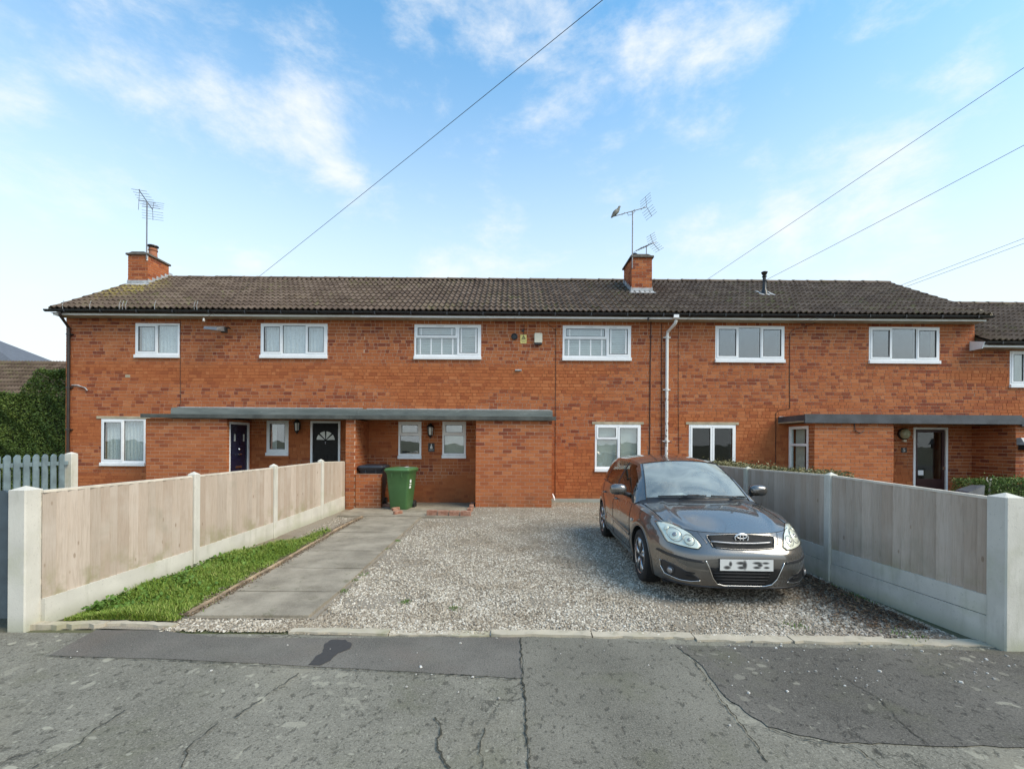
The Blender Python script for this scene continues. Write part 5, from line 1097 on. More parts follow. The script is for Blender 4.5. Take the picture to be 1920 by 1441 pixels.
# ================================================================== BINS, EDGING, BIN WALL
def wheelie(px, py, Yc, col, colL, label, yaw=0.0, h=1.06, w=.56, d=.66, ox=0):
    M_ = simple('bin_'+label.split()[0], col, .42, var=.10, nscale=3, bump=.05); ML = simple('bin_lid_'+label.split()[0], colL, .40, var=.12, nscale=3)
    p = at(px, py, Yc); x, y = p.x, Yc; T = thing('wheelie_bin', label, 'bin', (x, y, .046), 'wheelie bins by the porch'); T.rotation_euler.z = yaw
    def tr(o): o.location = (0, 0, 0)
    b = MB(); n = 4; prof = [(0, .70, .70), (.03, .74, .73), (h*.55, .90, .88), (h*.86, .97, .97), (h*.885, 1.02, 1.02), (h*.92, 1.03, 1.03)]
    vs = []; 
    def rr(wx, dy, z, c=.055):
        q = []
        for (sx, sy, a0) in ((1, -1, -math.pi/2), (1, 1, 0), (-1, 1, math.pi/2), (-1, -1, math.pi)):
            for k in range(4): th = a0+math.pi/2*k/3; q.append((sx*(wx-c)+c*math.cos(th), sy*(dy-c)+c*math.sin(th), z))
        return q
    for z, a, c in prof: vs += rr(w/2*a, d/2*c, z)
    m_ = 16; b.add(vs, [(j*m_+k, j*m_+(k+1) % m_, (j+1)*m_+(k+1) % m_, (j+1)*m_+k) for j in range(len(prof)-1) for k in range(m_)]+[tuple(reversed(range(m_)))])
    o = b.build('body', M_, T, smooth=True); tr(o)
    rb = MB(); rb.add(rr(w/2*1.05, d/2*1.05, h*.885, .06)+rr(w/2*1.07, d/2*1.07, h*.915, .06), [(k, (k+1) % 16, 16+(k+1) % 16, 16+k) for k in range(16)]+[tuple(range(16, 32))]); o = rb.build('rim', M_, T, smooth=True); tr(o)
    lm = MB(); vs = []
    for z, a in ((h*.918, 1.10), (h*.945, 1.12), (h*.985, 1.04), (h*1.0, .80)): vs += rr(w/2*a, d/2*a*1.02, z, .06)
    lm.add(vs, [(j*16+k, j*16+(k+1) % 16, (j+1)*16+(k+1) % 16, (j+1)*16+k) for j in range(3) for k in range(16)]+[tuple(range(48, 64)), tuple(reversed(range(16)))]); o = lm.build('lid', ML, T, smooth=True); tr(o)
    for s in (-.12, .12): q = MB(); q.box(s-.012, s+.012, -d/2*1.03, -d/2*.97, h*.78, h*.88); o = q.build('rib', M_, T); tr(o)
    hb = MB(); hb.tube([(-w/2*.9, d/2+.10, h*.95), (w/2*.9, d/2+.10, h*.95)], .017, 8); hb.box(-w/2*.9-.02, -w/2*.9+.02, d/2, d/2+.11, h*.90, h*.955); hb.box(w/2*.9-.02, w/2*.9+.02, d/2, d/2+.11, h*.90, h*.955); o = hb.build('handle', M_, T); tr(o)
    for s in (-1, 1): q = MB(); q.lathe([(.10, -.025), (.105, -.02), (.105, .02), (.10, .025)], (s*(w/2*.82), d/2*.84, .098-.035), 16, 'x'); o = q.build('wheel', MATS['black'], T, smooth=True); tr(o)
    return T, tr, (w, d, h)
MATS['slab_zone'] = MATS['slab']
so_ = MB(); so_.box(-3.75, -.89, 9.86, YW-.001, -.03, .045); struct(so_.build('porch_slab', MATS['slab']))
T, tr, dim = wheelie(753, 930, 10.98, (.055, .135, .045), (.064, .152, .052), 'green wheelie bin standing at the open porch recess', -.10, h=.985)
q = MB(); w, d, h = dim
q.box(w/2*.885-.0, w/2*.885+.012, -.20, -.10, .50, .55); q.box(w/2*.905, w/2*.905+.012, -.20, -.08, .58, .60); q.box(w/2*.92, w/2*.92+.012, -.18, -.10, .63, .70); tr(q.build('sticker', MATS['paper'], T))
q = MB(); q.add([(.06, .0, h+.001), (.16, -.03, h+.006), (.18, .06, h+.004), (.10, .09, h+.012)], [(0, 1, 2, 3)]); tr(q.build('sticker', MATS['paper'], T))
T, tr, dim = wheelie(701, 930, 11.5, (.022, .027, .036), (.025, .030, .040), 'dark grey wheelie bin behind the low brick bin wall', .05, h=1.02, w=.58)
# low brick wall hiding the dark bin
BW = thing('bin_wall', 'low brick wall screening the dark wheelie bin', 'wall', (-3.3, 11, 0)); bw0, bw1 = at(666.5, 915, YP-.02).x, at(714, 915, YP-.02).x; wz = at(690, 889, YP-.02).z
mb = MB(); mb.box(bw0+.004, bw1-MD, YP-.02+MD, YP+.09, .0, wz-.004); wl = mb.build('wall', MATS['mortar'], BW)
class Lay(House):
    def __init__(s, root): s.root = root; s.bricks = []
LB = Lay(BW); MATSAVE = None
LB.face(wl, (bw0, YP-.02, 0), 0, bw1-bw0, wz, bond='stretcher'); LB.face(wl, (bw1, YP-.008, 0), math.pi/2, .095, wz, bond='stretcher'); LB.finish_bricks(BW)
MB().box(bw0+.002, bw1+.004, YP-.024, YP+.10, wz-.002, wz+.012).build('coping', MATS['edge_brick'], BW)
# loose bricks edging the porch slab
m = MT('loose_brick', .9); m.col(m.mix(m.range(m.noise(12, 5), .35, .65), (.24, .105, .065), (.36, .20, .14))); m.bump(m.noise(90, 4), .5, .005); MATS['loose'] = m.mat
EB = thing('brick_edging', 'row of loose red bricks edging the porch slab', 'edging', (-1.2, 9.9, 0)); zb = .0
def lbrick(px, py, yaw, root, l=.215, w=.10, h=.068, mat='loose'):
    p = gnd(px, py, .02); b = MB(); b.cbox(-l/2, l/2, -w/2, w/2, 0, h, .007); o = b.build('brick', MATS[mat], root); o.location = Vector((p.x, p.y, .046))-root.location; o.rotation_euler.z = yaw; return o
for px, py, a in ((810, 967, .02), (831, 967.5, -.03), (852, 968, .03), (873, 968.5, -.02)): lbrick(px, py, a, EB, l=.225, h=.105)
for px, py, a in ((881, 962, 1.5), (884, 956, 1.62), (886, 951, 1.5)): lbrick(px, py, a, EB, l=.225, h=.10)
for px, py, a in ((742, 958, 1.0), (733, 952, .05), (718, 951, .0), (746, 965, .9)): lbrick(px, py, a, EB, w=.07)
m = MT('pale_rock', .9); m.col(m.mix(m.range(m.noise(14, 4), .3, .7), (.30, .27, .23), (.46, .44, .41))); m.bump(m.noise(50, 4), .5, .01)
def rock(px, py, s, label, mat):
    p = gnd(px, py); b = MB(); vs = []; n = 9
    for j in range(5):
        for k in range(n): th = 2*math.pi*k/n; r = math.sin(math.pi*(j+.35)/5)*(1+random.uniform(-.14, .14)); vs.append((p.x+s[0]*r*math.cos(th), p.y+s[1]*r*math.sin(th), s[2]*(1-math.cos(math.pi*(j+.35)/5))*.5))
    b.add(vs, [(j*n+k, j*n+(k+1) % n, (j+1)*n+(k+1) % n, (j+1)*n+k) for j in range(4) for k in range(n)]+[tuple(range(36, 45)), tuple(reversed(range(9)))]); tag(b.build('rock', mat, None, smooth=True), label, 'rock')
rock(704, 953, (.085, .07, .17), 'pale grey rounded rock leaning at the bin wall end', m.mat); rock(690, 953, (.12, .07, .16), 'reddish broken brick lump lying against the bin wall', MATS['loose'])
# ================================================================== HEDGES AND THE HOUSES BEHIND ON THE LEFT
LC = np.array([(-.5, 0, 0), (0, -.34, .06), (.5, 0, 0), (0, .34, .06)])
def hedge(name, label, x0, x1, y0, y1, zt, mat, n, leaf, faces='ftlr', z0=0.0, wob=.12, group=None):
    T = thing(name, label, 'hedge', ((x0+x1)/2, (y0+y1)/2, 0), group); core = MB(); ci = min(.4, (y1-y0)*.3, (x1-x0)*.3); core.box(x0+ci, x1-ci, y0+ci, y1-ci, z0, min(zt(x0), zt(x1))-.12); core.build('stems', MATS['hedge_core'], T)
    A_ = [(x1-x0)*2.2 if 'f' in faces else 0, (x1-x0)*(y1-y0) if 't' in faces else 0, (y1-y0)*2.2 if 'r' in faces else 0, (y1-y0)*2.2 if 'l' in faces else 0]; A_ = np.array(A_)/sum(A_); pick = RNG.choice(4, n, p=A_)
    X = RNG.uniform(x0, x1, n); Y = RNG.uniform(y0, y1, n); zz = np.array([zt(v) for v in X]); Z = z0+(zz-z0)*RNG.random(n)
    dpt = np.abs(RNG.normal(0, .07, n)); X = np.where(pick == 2, x1-dpt, np.where(pick == 3, x0+dpt, X)); Y = np.where(pick == 0, y0+dpt, Y); Z = np.where(pick == 1, zz-dpt, Z)
    bmp = wob*(np.sin(X*3.1+Z*2.3)*np.sin(Z*3.7+Y*2)+.5*np.sin(X*7.9+Z*6.1)); Y = np.where(pick == 0, Y-bmp, Y); Z = np.where(pick == 1, Z+bmp*.6+.05*RNG.normal(0, 1, n)*(RNG.random(n) < .2), Z); X = np.where(pick == 2, X+bmp*.6, X)
    s = leaf*(.6+.8*RNG.random(n)); many('foliage', LC, [(0, 1, 2, 3)], (rand_rot(n)*s[:, None, None], np.stack([X, Y, np.maximum(Z, .02)], 1)), MATS[mat], T); return T
MATS['hedge_core'] = simple('hedge_inner_twigs', (.030, .034, .014), .95)
hedge('hedge', 'tall dark green clipped hedge left of the brick gable', -19, -12.25, 13.2, 14.8, lambda x: 2.95+(.72 if x > -13.7 else .72*max(0, 1-(-13.7-x)/.5))+.0, 'hedge', 130000, .046, 'ftr', group='clipped hedges')
hedge('hedge', 'low olive green hedge behind the grey board fence', 3.95, 4.5, 6.0, 9.9, lambda x: 1.28, 'hedge2', 30000, .030, 'ftlr', wob=.04, group='clipped hedges')
hedge('hedge', 'small dark clipped bush by the right hand brick pier', 9.85, 12.6, 9.4, 10.3, lambda x: .93, 'hedge', 20000, .034, 'ftlr', wob=.05, group='clipped hedges')
# forked pale stick and plastic junk by the bush
p = at(1846, 905, 9.6); b = MB(); b.tube([(p.x, 9.5, .6), (p.x+.01, 9.5, p.z+.02), (p.x+.03, 9.5, p.z+.10)], [.02, .018, .014], 6); b.tube([(p.x+.01, 9.5, p.z), (p.x-.06, 9.5, p.z+.07), (p.x-.05, 9.5, p.z+.13)], [.012, .010, .008], 6); b.tube([(p.x+.0, 9.5, .0), (p.x, 9.5, .6)], .02, 6)
tag(b.build('forked_stick', MATS['pale_rail'], None, smooth=True), 'pale forked stick poking up beside the small dark bush', 'stick')
p = at(1822, 915, 9.4); b = MB(); b.add([(p.x-.22, 9.3, .62), (p.x+.15, 9.3, .62), (p.x+.17, 9.3, .84), (p.x-.15, 9.3, .70), (p.x-.2, 9.6, .62), (p.x+.17, 9.6, .62), (p.x+.19, 9.6, .82), (p.x-.12, 9.6, .72)], [(0, 1, 2, 3), (7, 6, 5, 4), (0, 4, 5, 1), (1, 5, 6, 2), (2, 6, 7, 3), (3, 7, 4, 0)]); b.box(p.x-.18, p.x+.14, 9.32, 9.58, 0, .619); tag(b.build('garden_crate', MATS['metal'], None), 'grey plastic crate of junk beside the forked stick', 'crate')
def bungalow(label, x0, x1, y0, ez, rz, run, mat, tiles, rxx=None):
    rxx = rxx or run
    T = thing('bungalow', label, 'house', ((x0+x1)/2, y0, 0)); w = MB(); w.box(x0+.3, x1-.3, y0+.3, y0+2*run-.3, 0, ez); w.build('wall', MATS['render_side'], T)
    r = MB(); ry = y0+run; r.add([(x0, y0, ez), (x1, y0, ez), (x1, y0+2*run, ez), (x0, y0+2*run, ez), (x0+rxx, ry, rz), (x1-rxx, ry, rz)], [(0, 1, 5, 4), (1, 2, 5), (2, 3, 4, 5), (3, 0, 4)]); ro = r.build('roof', mat, T)
    if tiles:
        pit = math.atan2(rz-ez, run); sl = math.hypot(rz-ez, run); A = []; Tt = []; rot = Matrix.Rotation(pit, 3, 'X'); up = Vector((0, math.cos(pit), math.sin(pit)))
        for j in range(int(sl/.34)):
            s = j*.34; k = 0; a = x0+run*s/sl; e = x1-run*s/sl-.28
            x = a
            while x < e: A.append(np.array(rot)); Tt.append(tuple(Vector((x, y0, ez+.02))+up*s)); x += .30
        stuff(many('tiling', TV, TF, (np.array(A), np.array(Tt)), MATS['tileN'], T, True))
        hp = MB(); hp.tube([(x1, y0, ez+.03), (x1-run, ry, rz+.03)], .11, 8); hp.build('hip_tiles', MATS['chim_cap'], T)
    return T
bungalow('low house with brown tiled hip roof behind the tall hedge', -31, -16.6, 18.5, 2.7, 5.35, 3.6, MATS['chim_cap'], True)
bungalow('far house with plain grey slate roof behind the brown hip roof', -57.5, -25.3, 25.5, 4.2, 8.7, 4.0, simple('grey_slate', (.105, .11, .125), .6, var=.12), False, 9.7)
# ================================================================== CAR (own axes: x across, y from nose to tail with the front axle at 0, z up)
def pchip(xs, ys):
    xs, ys = np.array(xs, float), np.array(ys, float); h = np.diff(xs); d = np.diff(ys)/h; m = np.zeros(len(xs)); m[0], m[-1] = d[0], d[-1]
    for i in range(1, len(xs)-1):
        if d[i-1]*d[i] > 0: w1, w2 = 2*h[i]+h[i-1], h[i]+2*h[i-1]; m[i] = (w1+w2)/(w1/d[i-1]+w2/d[i])
    def f(x):
        x = np.clip(np.asarray(x, float), xs[0], xs[-1]); i = np.clip(np.searchsorted(xs, x)-1, 0, len(xs)-2); t = (x-xs[i])/h[i]
        return (1+2*t)*(1-t)**2*ys[i]+t*(1-t)**2*h[i]*m[i]+t*t*(3-2*t)*ys[i+1]+t*t*(t-1)*h[i]*m[i+1]
    return f
CAR = thing('parked_car', 'dark grey metallic hatchback car parked nose out on the gravel', 'car', (2.355, 5.42, .012)); CAR.rotation_euler.z = R_(-1.6)
CM = {}
m = MT('car_paint', .30, .55); m.col(m.mix(m.range(m.noise(900, 2), .3, .7), (.098, .088, .078), (.128, .117, .104))); m.b.inputs['Coat Weight'].default_value = 1; m.b.inputs['Coat Roughness'].default_value = .03; m.b.inputs['Coat IOR'].default_value = 1.9
dst = m.noise(3, 5); m.rough(m.range(dst, .3, .7, .24, .36)); CM['paint'] = m.mat
CM['trim'] = simple('car_black_trim', (.020, .020, .022), .5, var=.15); CM['gap'] = simple('car_panel_gap', (.006, .006, .006), .8); CM['chrome'] = MATS['steel']
CM['tyre'] = simple('tyre_rubber', (.020, .019, .018), .85, var=.2, nscale=20); CM['rim'] = simple('alloy_rim', (.50, .51, .52), .28, .9, var=.08); CM['plate'] = None
CM['seat'] = simple('car_seat_cloth', (.028, .029, .032), .9); CM['dash'] = simple('dashboard', (.03, .031, .033), .7); CM['silver'] = simple('grille_silver', (.30, .30, .31), .3, .6)
def autoglass(name, tint, ior=1.6, dust_sheen=0.0):
    mat = bpy.data.materials.new(name); mat.use_nodes = True; n = mat.node_tree.nodes; l = mat.node_tree.links; n.clear(); o = n.new('ShaderNodeOutputMaterial'); mx = n.new('ShaderNodeMixShader'); t = n.new('ShaderNodeBsdfTransparent'); g = n.new('ShaderNodeBsdfGlossy')
    t.inputs[0].default_value = tint; g.inputs['Roughness'].default_value = .01; f = n.new('ShaderNodeFresnel'); both_sides(n, l, f, ior); l.new(f.outputs[0], mx.inputs[0]); l.new(t.outputs[0], mx.inputs[1]); l.new(g.outputs[0], mx.inputs[2]); 
    if dust_sheen:            # dusty film, with sky reflection put into its pale diffuse colour
        df = n.new('ShaderNodeBsdfDiffuse'); df.inputs[0].default_value = (.62, .68, .64, 1); m2 = n.new('ShaderNodeMixShader'); tx = n.new('ShaderNodeTexCoord'); ns = n.new('ShaderNodeTexNoise'); ns.inputs['Scale'].default_value = 2.2; ns.inputs['Detail'].default_value = 5; ns.inputs['Distortion'].default_value = 1.2; l.new(tx.outputs['Object'], ns.inputs[0])
        mrr = n.new('ShaderNodeMapRange'); mrr.inputs[1].default_value = .3; mrr.inputs[2].default_value = .7; mrr.inputs[3].default_value = dust_sheen*.5; mrr.inputs[4].default_value = dust_sheen*1.5; l.new(ns.outputs[0], mrr.inputs[0]); l.new(mrr.outputs[0], m2.inputs[0]); l.new(mx.outputs[0], m2.inputs[1]); l.new(df.outputs[0], m2.inputs[2]); l.new(m2.outputs[0], o.inputs[0])
    else: l.new(mx.outputs[0], o.inputs[0])
    return mat
CM['glass'] = autoglass('car_glass', (.50, .57, .54, 1), 2.0); CM['screen'] = autoglass('dust_sheen_windscreen', (.66, .73, .69, 1), 2.7, .30); CM['lens'] = autoglass('lamp_lens', (.97, .98, .94, 1), 1.45)
m = MT('lamp_reflector', .30, .35); m.col(m.mix(m.range(m.noise(9, 2), .35, .65), (.74, .74, .66), (.88, .87, .79))); CM['refl'] = m.mat
def cbuild(mb, name, mat, parent=None, smooth='all'):
    o = mb.build(name, mat, parent or CAR, smooth); o.location = (0, 0, 0); return o
YFr, YRr = -.87, 3.31
rows = [  # z at nose, front axle, mid, rear axle, tail ; y nose, y tail ; half width
    ((.155, .165, .17, .20, .26), -.72, 3.18, .745), ((.172, .185, .185, .215, .29), -.80, 3.25, .805), ((.26, .27, .25, .28, .36), -.845, 3.29, .828),
    ((.40, .42, .40, .42, .46), -.868, 3.31, .846), ((.50, .52, .55, .58, .58), -.862, 3.31, .853), ((.575, .635, .68, .71, .70), -.825, 3.27, .852),
    ((.65, .725, .80, .845, .85), -.775, 3.22, .838), ((.712, .815, .905, .955, .975), -.715, 3.17, .800)]
NF, NSd, NRr = 56, 64, 28
def outline(r):
    zt, yf, yr, w = rows[r]; ya, yb = .62, 2.35; nf, nr = (3.9, 4.0, 4.0, 3.9, 3.75, 3.55, 3.35, 3.15)[r], 3.6; X, Y = [], []
    for i in range(NF): th = math.pi/2*(i/NF); X.append(w*math.sin(th)**(2/nf)); Y.append(ya-(ya-yf)*math.cos(th)**(2/nf))
    for i in range(NSd): X.append(w); Y.append(ya+(yb-ya)*i/NSd)
    for i in range(NRr+1): th = math.pi/2*(1-i/NRr); X.append(w*max(0, math.sin(th))**(2/nr)); Y.append(yb+(yr-yb)*math.cos(th)**(2/nr) if i else yb)
    Y = np.array(Y); X = np.array(X); zf = pchip([yf, 0, 1.3, 2.6, yr], zt); return np.stack([X, Y, zf(Y)], 1)
def resample(P, n):
    d = np.concatenate([[0], np.cumsum(np.linalg.norm(np.diff(P[:, :2], axis=0), axis=1))]); t = np.linspace(0, d[-1], n); return np.stack([np.interp(t, d, P[:, k]) for k in range(3)], 1)
NO = 190
ctl = np.stack([resample(outline(r), NO) for r in range(len(rows))])           # rows x NO x 3
NV = 44; tt = np.linspace(0, len(rows)-1, NV); G = np.zeros((NV, NO, 3))
for k in range(3):
    for j in range(NO): G[:, j, k] = pchip(range(len(rows)), ctl[:, j, k])(tt)
# bodyside shaping: a soft crease above the sill and one under the glass
for j in range(NO):
    y = G[:, j, 1]; side = np.clip((np.abs(ctl[4, j, 0])-.6)/.2, 0, 1); G[:, j, 0] -= .010*side*np.exp(-((G[:, j, 2]-.46)/.05)**2)*((y > .4) & (y < 2.3)); G[:, j, 0] += .008*side*np.exp(-((G[:, j, 2]-.36)/.03)**2)*((y > .4) & (y < 2.2))
    G[:, j, 0] += .020*side*(np.exp(-(np.hypot(y, (G[:, j, 2]-.31))-.40)**2/.0025)+np.exp(-(np.hypot(y-2.6, (G[:, j, 2]-.31))-.40)**2/.0025))*.6
SH = G[-1]                                                                      # shoulder line
full = lambda A: np.concatenate([A[:, ::-1] * np.array([-1, 1, 1]), A[:, 1:]], 1)
GF = full(G); NJ = GF.shape[1]
def grid_faces(nr, nc): return [(i*nc+j, i*nc+j+1, (i+1)*nc+j+1, (i+1)*nc+j) for i in range(nr-1) for j in range(nc-1)]
# --- bonnet and wings (top of the front)
yc = .44; js = [j for j in range(NO) if SH[j, 1] <= yc]; nb = len(js); xbf = pchip([-.75, -.5, -.2, .44], [.60, .635, .66, .70]); nI, nO2 = 46, 6
HB = np.zeros((nb, nI+2*nO2, 3)); y0 = SH[js[0], 1]
for a, j in enumerate(js):
    xs, ys, zs = SH[j]; t = (ys-y0)/(yc-y0); vb = min(.985, float(xbf(ys))/max(xs, 1e-4)); ve = min(.995, vb+.011/max(xs, .05))
    vv = np.concatenate([-np.linspace(1, ve, nO2), np.linspace(-vb, vb, nI), np.linspace(ve, 1, nO2)]); u = np.abs(vv)
    HB[a, :, 0] = vv*xs; HB[a, :, 1] = ys-.235*t**2.2*(1-vv**2); crown = (.055*math.sin(min(1, t*1.25)*math.pi/2)+.012*t)
    HB[a, :, 2] = zs+crown*(1-u**2.6)+.014*min(1, t*3)*np.exp(-((u-(.80-.20*t))/.055)**2)-.006*min(1, t*2.5)*np.exp(-((u-vb)/.03)**2)
BODYV, BODYF = [], []
def addgrid(P, skip=None):
    b = len(BODYV); nr, nc = P.shape[:2]; BODYV.extend(map(tuple, P.reshape(-1, 3))); BODYF.extend([tuple(b+i for i in f) for f in grid_faces(nr, nc) if not (skip and skip(f[0]//nc, f[0] % nc))])
addgrid(GF); addgrid(HB); BVH = BVHTree.FromPolygons(BODYV, BODYF)
# --- lower body with wheel arches cut and rounded to the circle
V = GF.reshape(-1, 3).copy(); nc = NJ; RA = .352
def arch(P): return np.minimum(np.hypot(P[:, 1], P[:, 2]-.305), np.hypot(P[:, 1]-2.6, P[:, 2]-.305))
inside = (arch(V) < RA) & (np.abs(V[:, 0]) > .5); fs = [f for f in grid_faces(NV, nc) if not all(inside[list(f)])]
used = np.zeros(len(V), bool)
for f in fs: used[list(f)] = True
for i in np.where(inside & used)[0]:
    c = 0.0 if abs(V[i, 1]) < 1 else 2.6; d = np.array([V[i, 1]-c, V[i, 2]-.305]); l = np.linalg.norm(d)
    if l > .1: d = d/l*RA; V[i, 1], V[i, 2] = c+d[0], .305+d[1]
mb = MB(); mb.add(V, fs); body = cbuild(mb, 'body', CM['paint'])
for s in (-1, 1):
    for c in (0, 2.6):
        p = []; mb = MB()
        for k in range(25):
            th = math.radians(-14+208*k/24); y, z = c+RA*math.cos(th), .305+RA*math.sin(th); h = BVH.ray_cast(Vector((s*1.5, y, max(.2, z))), Vector((-s, 0, 0))); p.append((h[0].x-s*.004 if h[0] else s*.83, y, z))
        mb.tube(p, .011, 6); cbuild(mb, 'arch_lip', CM['paint'])
mb = MB()
for s in (-1, 1):
    for c in (0, 2.6):
        n = 20; vs = []
        for x in (s*.40, s*.83):
            for k in range(n+1): th = math.radians(-30+240*k/n); vs.append((x, c+(RA+.003)*math.cos(th), .305+(RA+.003)*math.sin(th)))
        mb.add(vs, [(k, k+1, n+2+k, n+1+k) for k in range(n)]); mb.add([(s*.40, c+(RA)*math.cos(2*math.pi*k/20), .305+RA*math.sin(2*math.pi*k/20)) for k in range(20)], [tuple(range(20))])
mb.box(-.72, .72, -.60, 3.05, .165, .185); cbuild(mb, 'wheel_well', CM['gap'], smooth=False)
# --- bonnet split from the wings by a dark gap
mb = MB(); wm = MB(); gm_ = MB(); Q = HB.reshape(-1, 3); nc = nI+2*nO2
for f in grid_faces(nb, nc):
    j = f[0] % nc; tgt = mb if nO2 <= j < nO2+nI-1 else (gm_ if j in (nO2-1, nO2+nI-1) else wm); tgt.add([Q[i] for i in f], [(0, 1, 2, 3)])
def weld(o):
    bm = bmesh.new(); bm.from_mesh(o.data); bmesh.ops.remove_doubles(bm, verts=bm.verts, dist=1e-5); bmesh.ops.recalc_face_normals(bm, faces=bm.faces); bm.to_mesh(o.data); bm.free(); o.data.polygons.foreach_set('use_smooth', [True]*len(o.data.polygons)); return o
weld(cbuild(mb, 'bonnet', CM['paint'])); weld(cbuild(wm, 'front_wing', CM['paint']))
g2 = MB(); g2.add([(p[0], p[1], p[2]-.006) for p in gm_.v], gm_.f); cbuild(g2, 'panel_gap', CM['gap'])
# shut line along the bonnet nose
p = [Vector(SH[j]) for j in range(NO) if SH[j, 0] < .60 and SH[j, 1] < 0]; p = [Vector((-q.x, q.y, q.z)) for q in reversed(p)]+p[1:]; mb = MB(); mb.tube([q+Vector((0, -.001, -.0005)) for q in p], .0034, 5); cbuild(mb, 'bonnet_shut_line', CM['gap'])
# --- windscreen
def ws(v, w):
    b = np.array([.685*v, .44-.215*(1-v*v), .905+.045*(1-v*v)]); t = np.array([.545*v, 1.15-.11*(1-v*v), 1.335+.050*(1-v*v)]); p = b+(t-b)*w; bul = math.sin(math.pi*w)*.028; return p+np.array([0, -bul*.55, bul])
def patch(fn, us, vs): return np.array([[fn(u, v) for u in us] for v in vs])
def pmesh(P, name, mat, parent=None):
    m_ = MB(); m_.add(P.reshape(-1, 3), grid_faces(*P.shape[:2])); return cbuild(m_, name, mat, parent)
WU = np.linspace(-.945, .945, 40); WV = np.linspace(.045, .975, 24)
wsc = pmesh(patch(ws, WU, WV), 'windscreen', CM['screen'])
for us, vs, nm, mt in ((np.linspace(-1, -.945, 4), np.linspace(0, 1, 24), 'pillar', 'paint'), (np.linspace(.945, 1, 4), np.linspace(0, 1, 24), 'pillar', 'paint'), (np.linspace(-.945, .945, 30), np.linspace(.975, 1, 3), 'header', 'paint')): pmesh(patch(ws, us, vs), nm, CM[mt])
def wsin(v, w): p = ws(v, w); return p+np.array([0, .004, -.004])
fr = MB()
for us, vs in ((np.linspace(-.95, .95, 30), np.linspace(.0, .075, 3)), (np.linspace(-.95, .95, 30), np.linspace(.955, .98, 2)), (np.linspace(-.95, -.915, 2), np.linspace(.05, .98, 20)), (np.linspace(.915, .95, 2), np.linspace(.05, .98, 20))):
    P_ = patch(wsin, us, vs); fr.add(P_.reshape(-1, 3), grid_faces(*P_.shape[:2]))
cbuild(fr, 'screen_border', CM['trim'], wsc)
for s in (-1, 1): e = MB(); e.tube([ws(s*.948, w)+np.array([0, -.004, .003]) for w in np.linspace(.0, .98, 12)], .006, 5); cbuild(e, 'screen_seal', CM['trim'], wsc)
# scuttle between bonnet and screen
last = HB[-1]; uu = np.linspace(-1, 1, 40); P_ = np.array([[np.array([np.interp(u, last[:, 0]/last[-1, 0], last[:, k]) for k in range(3)])*(1-q)+(ws(u, .03) if abs(u) < 2 else 0)*q+np.array([0, 0, -.012*math.sin(math.pi*q)]) for u in uu] for q in np.linspace(0, 1, 5)]); pmesh(P_, 'scuttle', CM['trim'])
# --- roof
rz = pchip([1.10, 1.5, 2.0, 2.5, 2.95], [1.335, 1.368, 1.380, 1.372, 1.325]); rx = pchip([1.1, 1.6, 2.3, 2.95], [.545, .575, .575, .555])
def rf(v, w): y = 1.15+(2.95-1.15)*w; yy = y-.11*(1-v*v)*(1-w)+.05*(1-v*v)*w; return np.array([rx(y)*v, yy, rz(y)+(.050+.018*math.sin(math.pi*w))*(1-abs(v)**2.3)])
RP = patch(rf, np.linspace(-1, 1, 31), np.linspace(0, 1, 24)); pmesh(RP, 'roof', CM['paint'])
e = MB(); e.tube([rf(.0, .86)+np.array([0, 0, -.01]), rf(0, .86)+np.array([0, .10, .17])], [.008, .003], 6); cbuild(e, 'roof_aerial', CM['trim'])
# --- tailgate and rear screen
def tg(v, w): a = rf(v, 1.0); j = np.argmin(np.abs(np.arange(NO)-(NO-1))); b = np.array([.70*v, 3.17-.10*v*v, .972]); return a+(b-a)*w+np.array([0, .06*math.sin(math.pi*w), .03*math.sin(math.pi*w)])
pmesh(patch(tg, np.linspace(-1, 1, 20), np.linspace(.62, 1, 6)), 'tailgate', CM['paint']); pmesh(patch(tg, np.linspace(-.86, .86, 20), np.linspace(.06, .62, 10)), 'rear_screen', CM['glass'])
for a, b in ((-1, -.86), (.86, 1)): pmesh(patch(tg, np.linspace(a, b, 4), np.linspace(0, .62, 10)), 'rear_pillar', CM['paint'])
# --- glasshouse sides
top_pts = [ws(1, w) for w in np.linspace(0, 1, 12)]+[rf(1, w) for w in np.linspace(.05, 1, 16)]+[tg(1, w) for w in np.linspace(.1, 1, 8)]; top = resample(np.array(top_pts)[:, [1, 2, 0]], 120)[:, [2, 0, 1]]
sidej = [j for j in range(NO) if SH[j, 1] >= yc-.01 and SH[j, 0] > .62]; bot = np.array([SH[j] for j in sidej])
def botat(y): return np.array([np.interp(y, bot[:, 1], bot[:, 0]), y, np.interp(y, bot[:, 1], bot[:, 2])])
def sidep(s, side):
    def f(u, b):
        T_ = top[int(round(u*(len(top)-1)))]; B = botat(min(max(T_[1], yc), 3.12)); q = B+(T_-B)*b; q = q+np.array([.030*math.sin(math.pi*min(1, b*1.0))-.0, 0, 0])*min(1, (T_[2]-B[2])*4); q[0] *= side; return q
    return f
US = np.linspace(0, 1, 120)
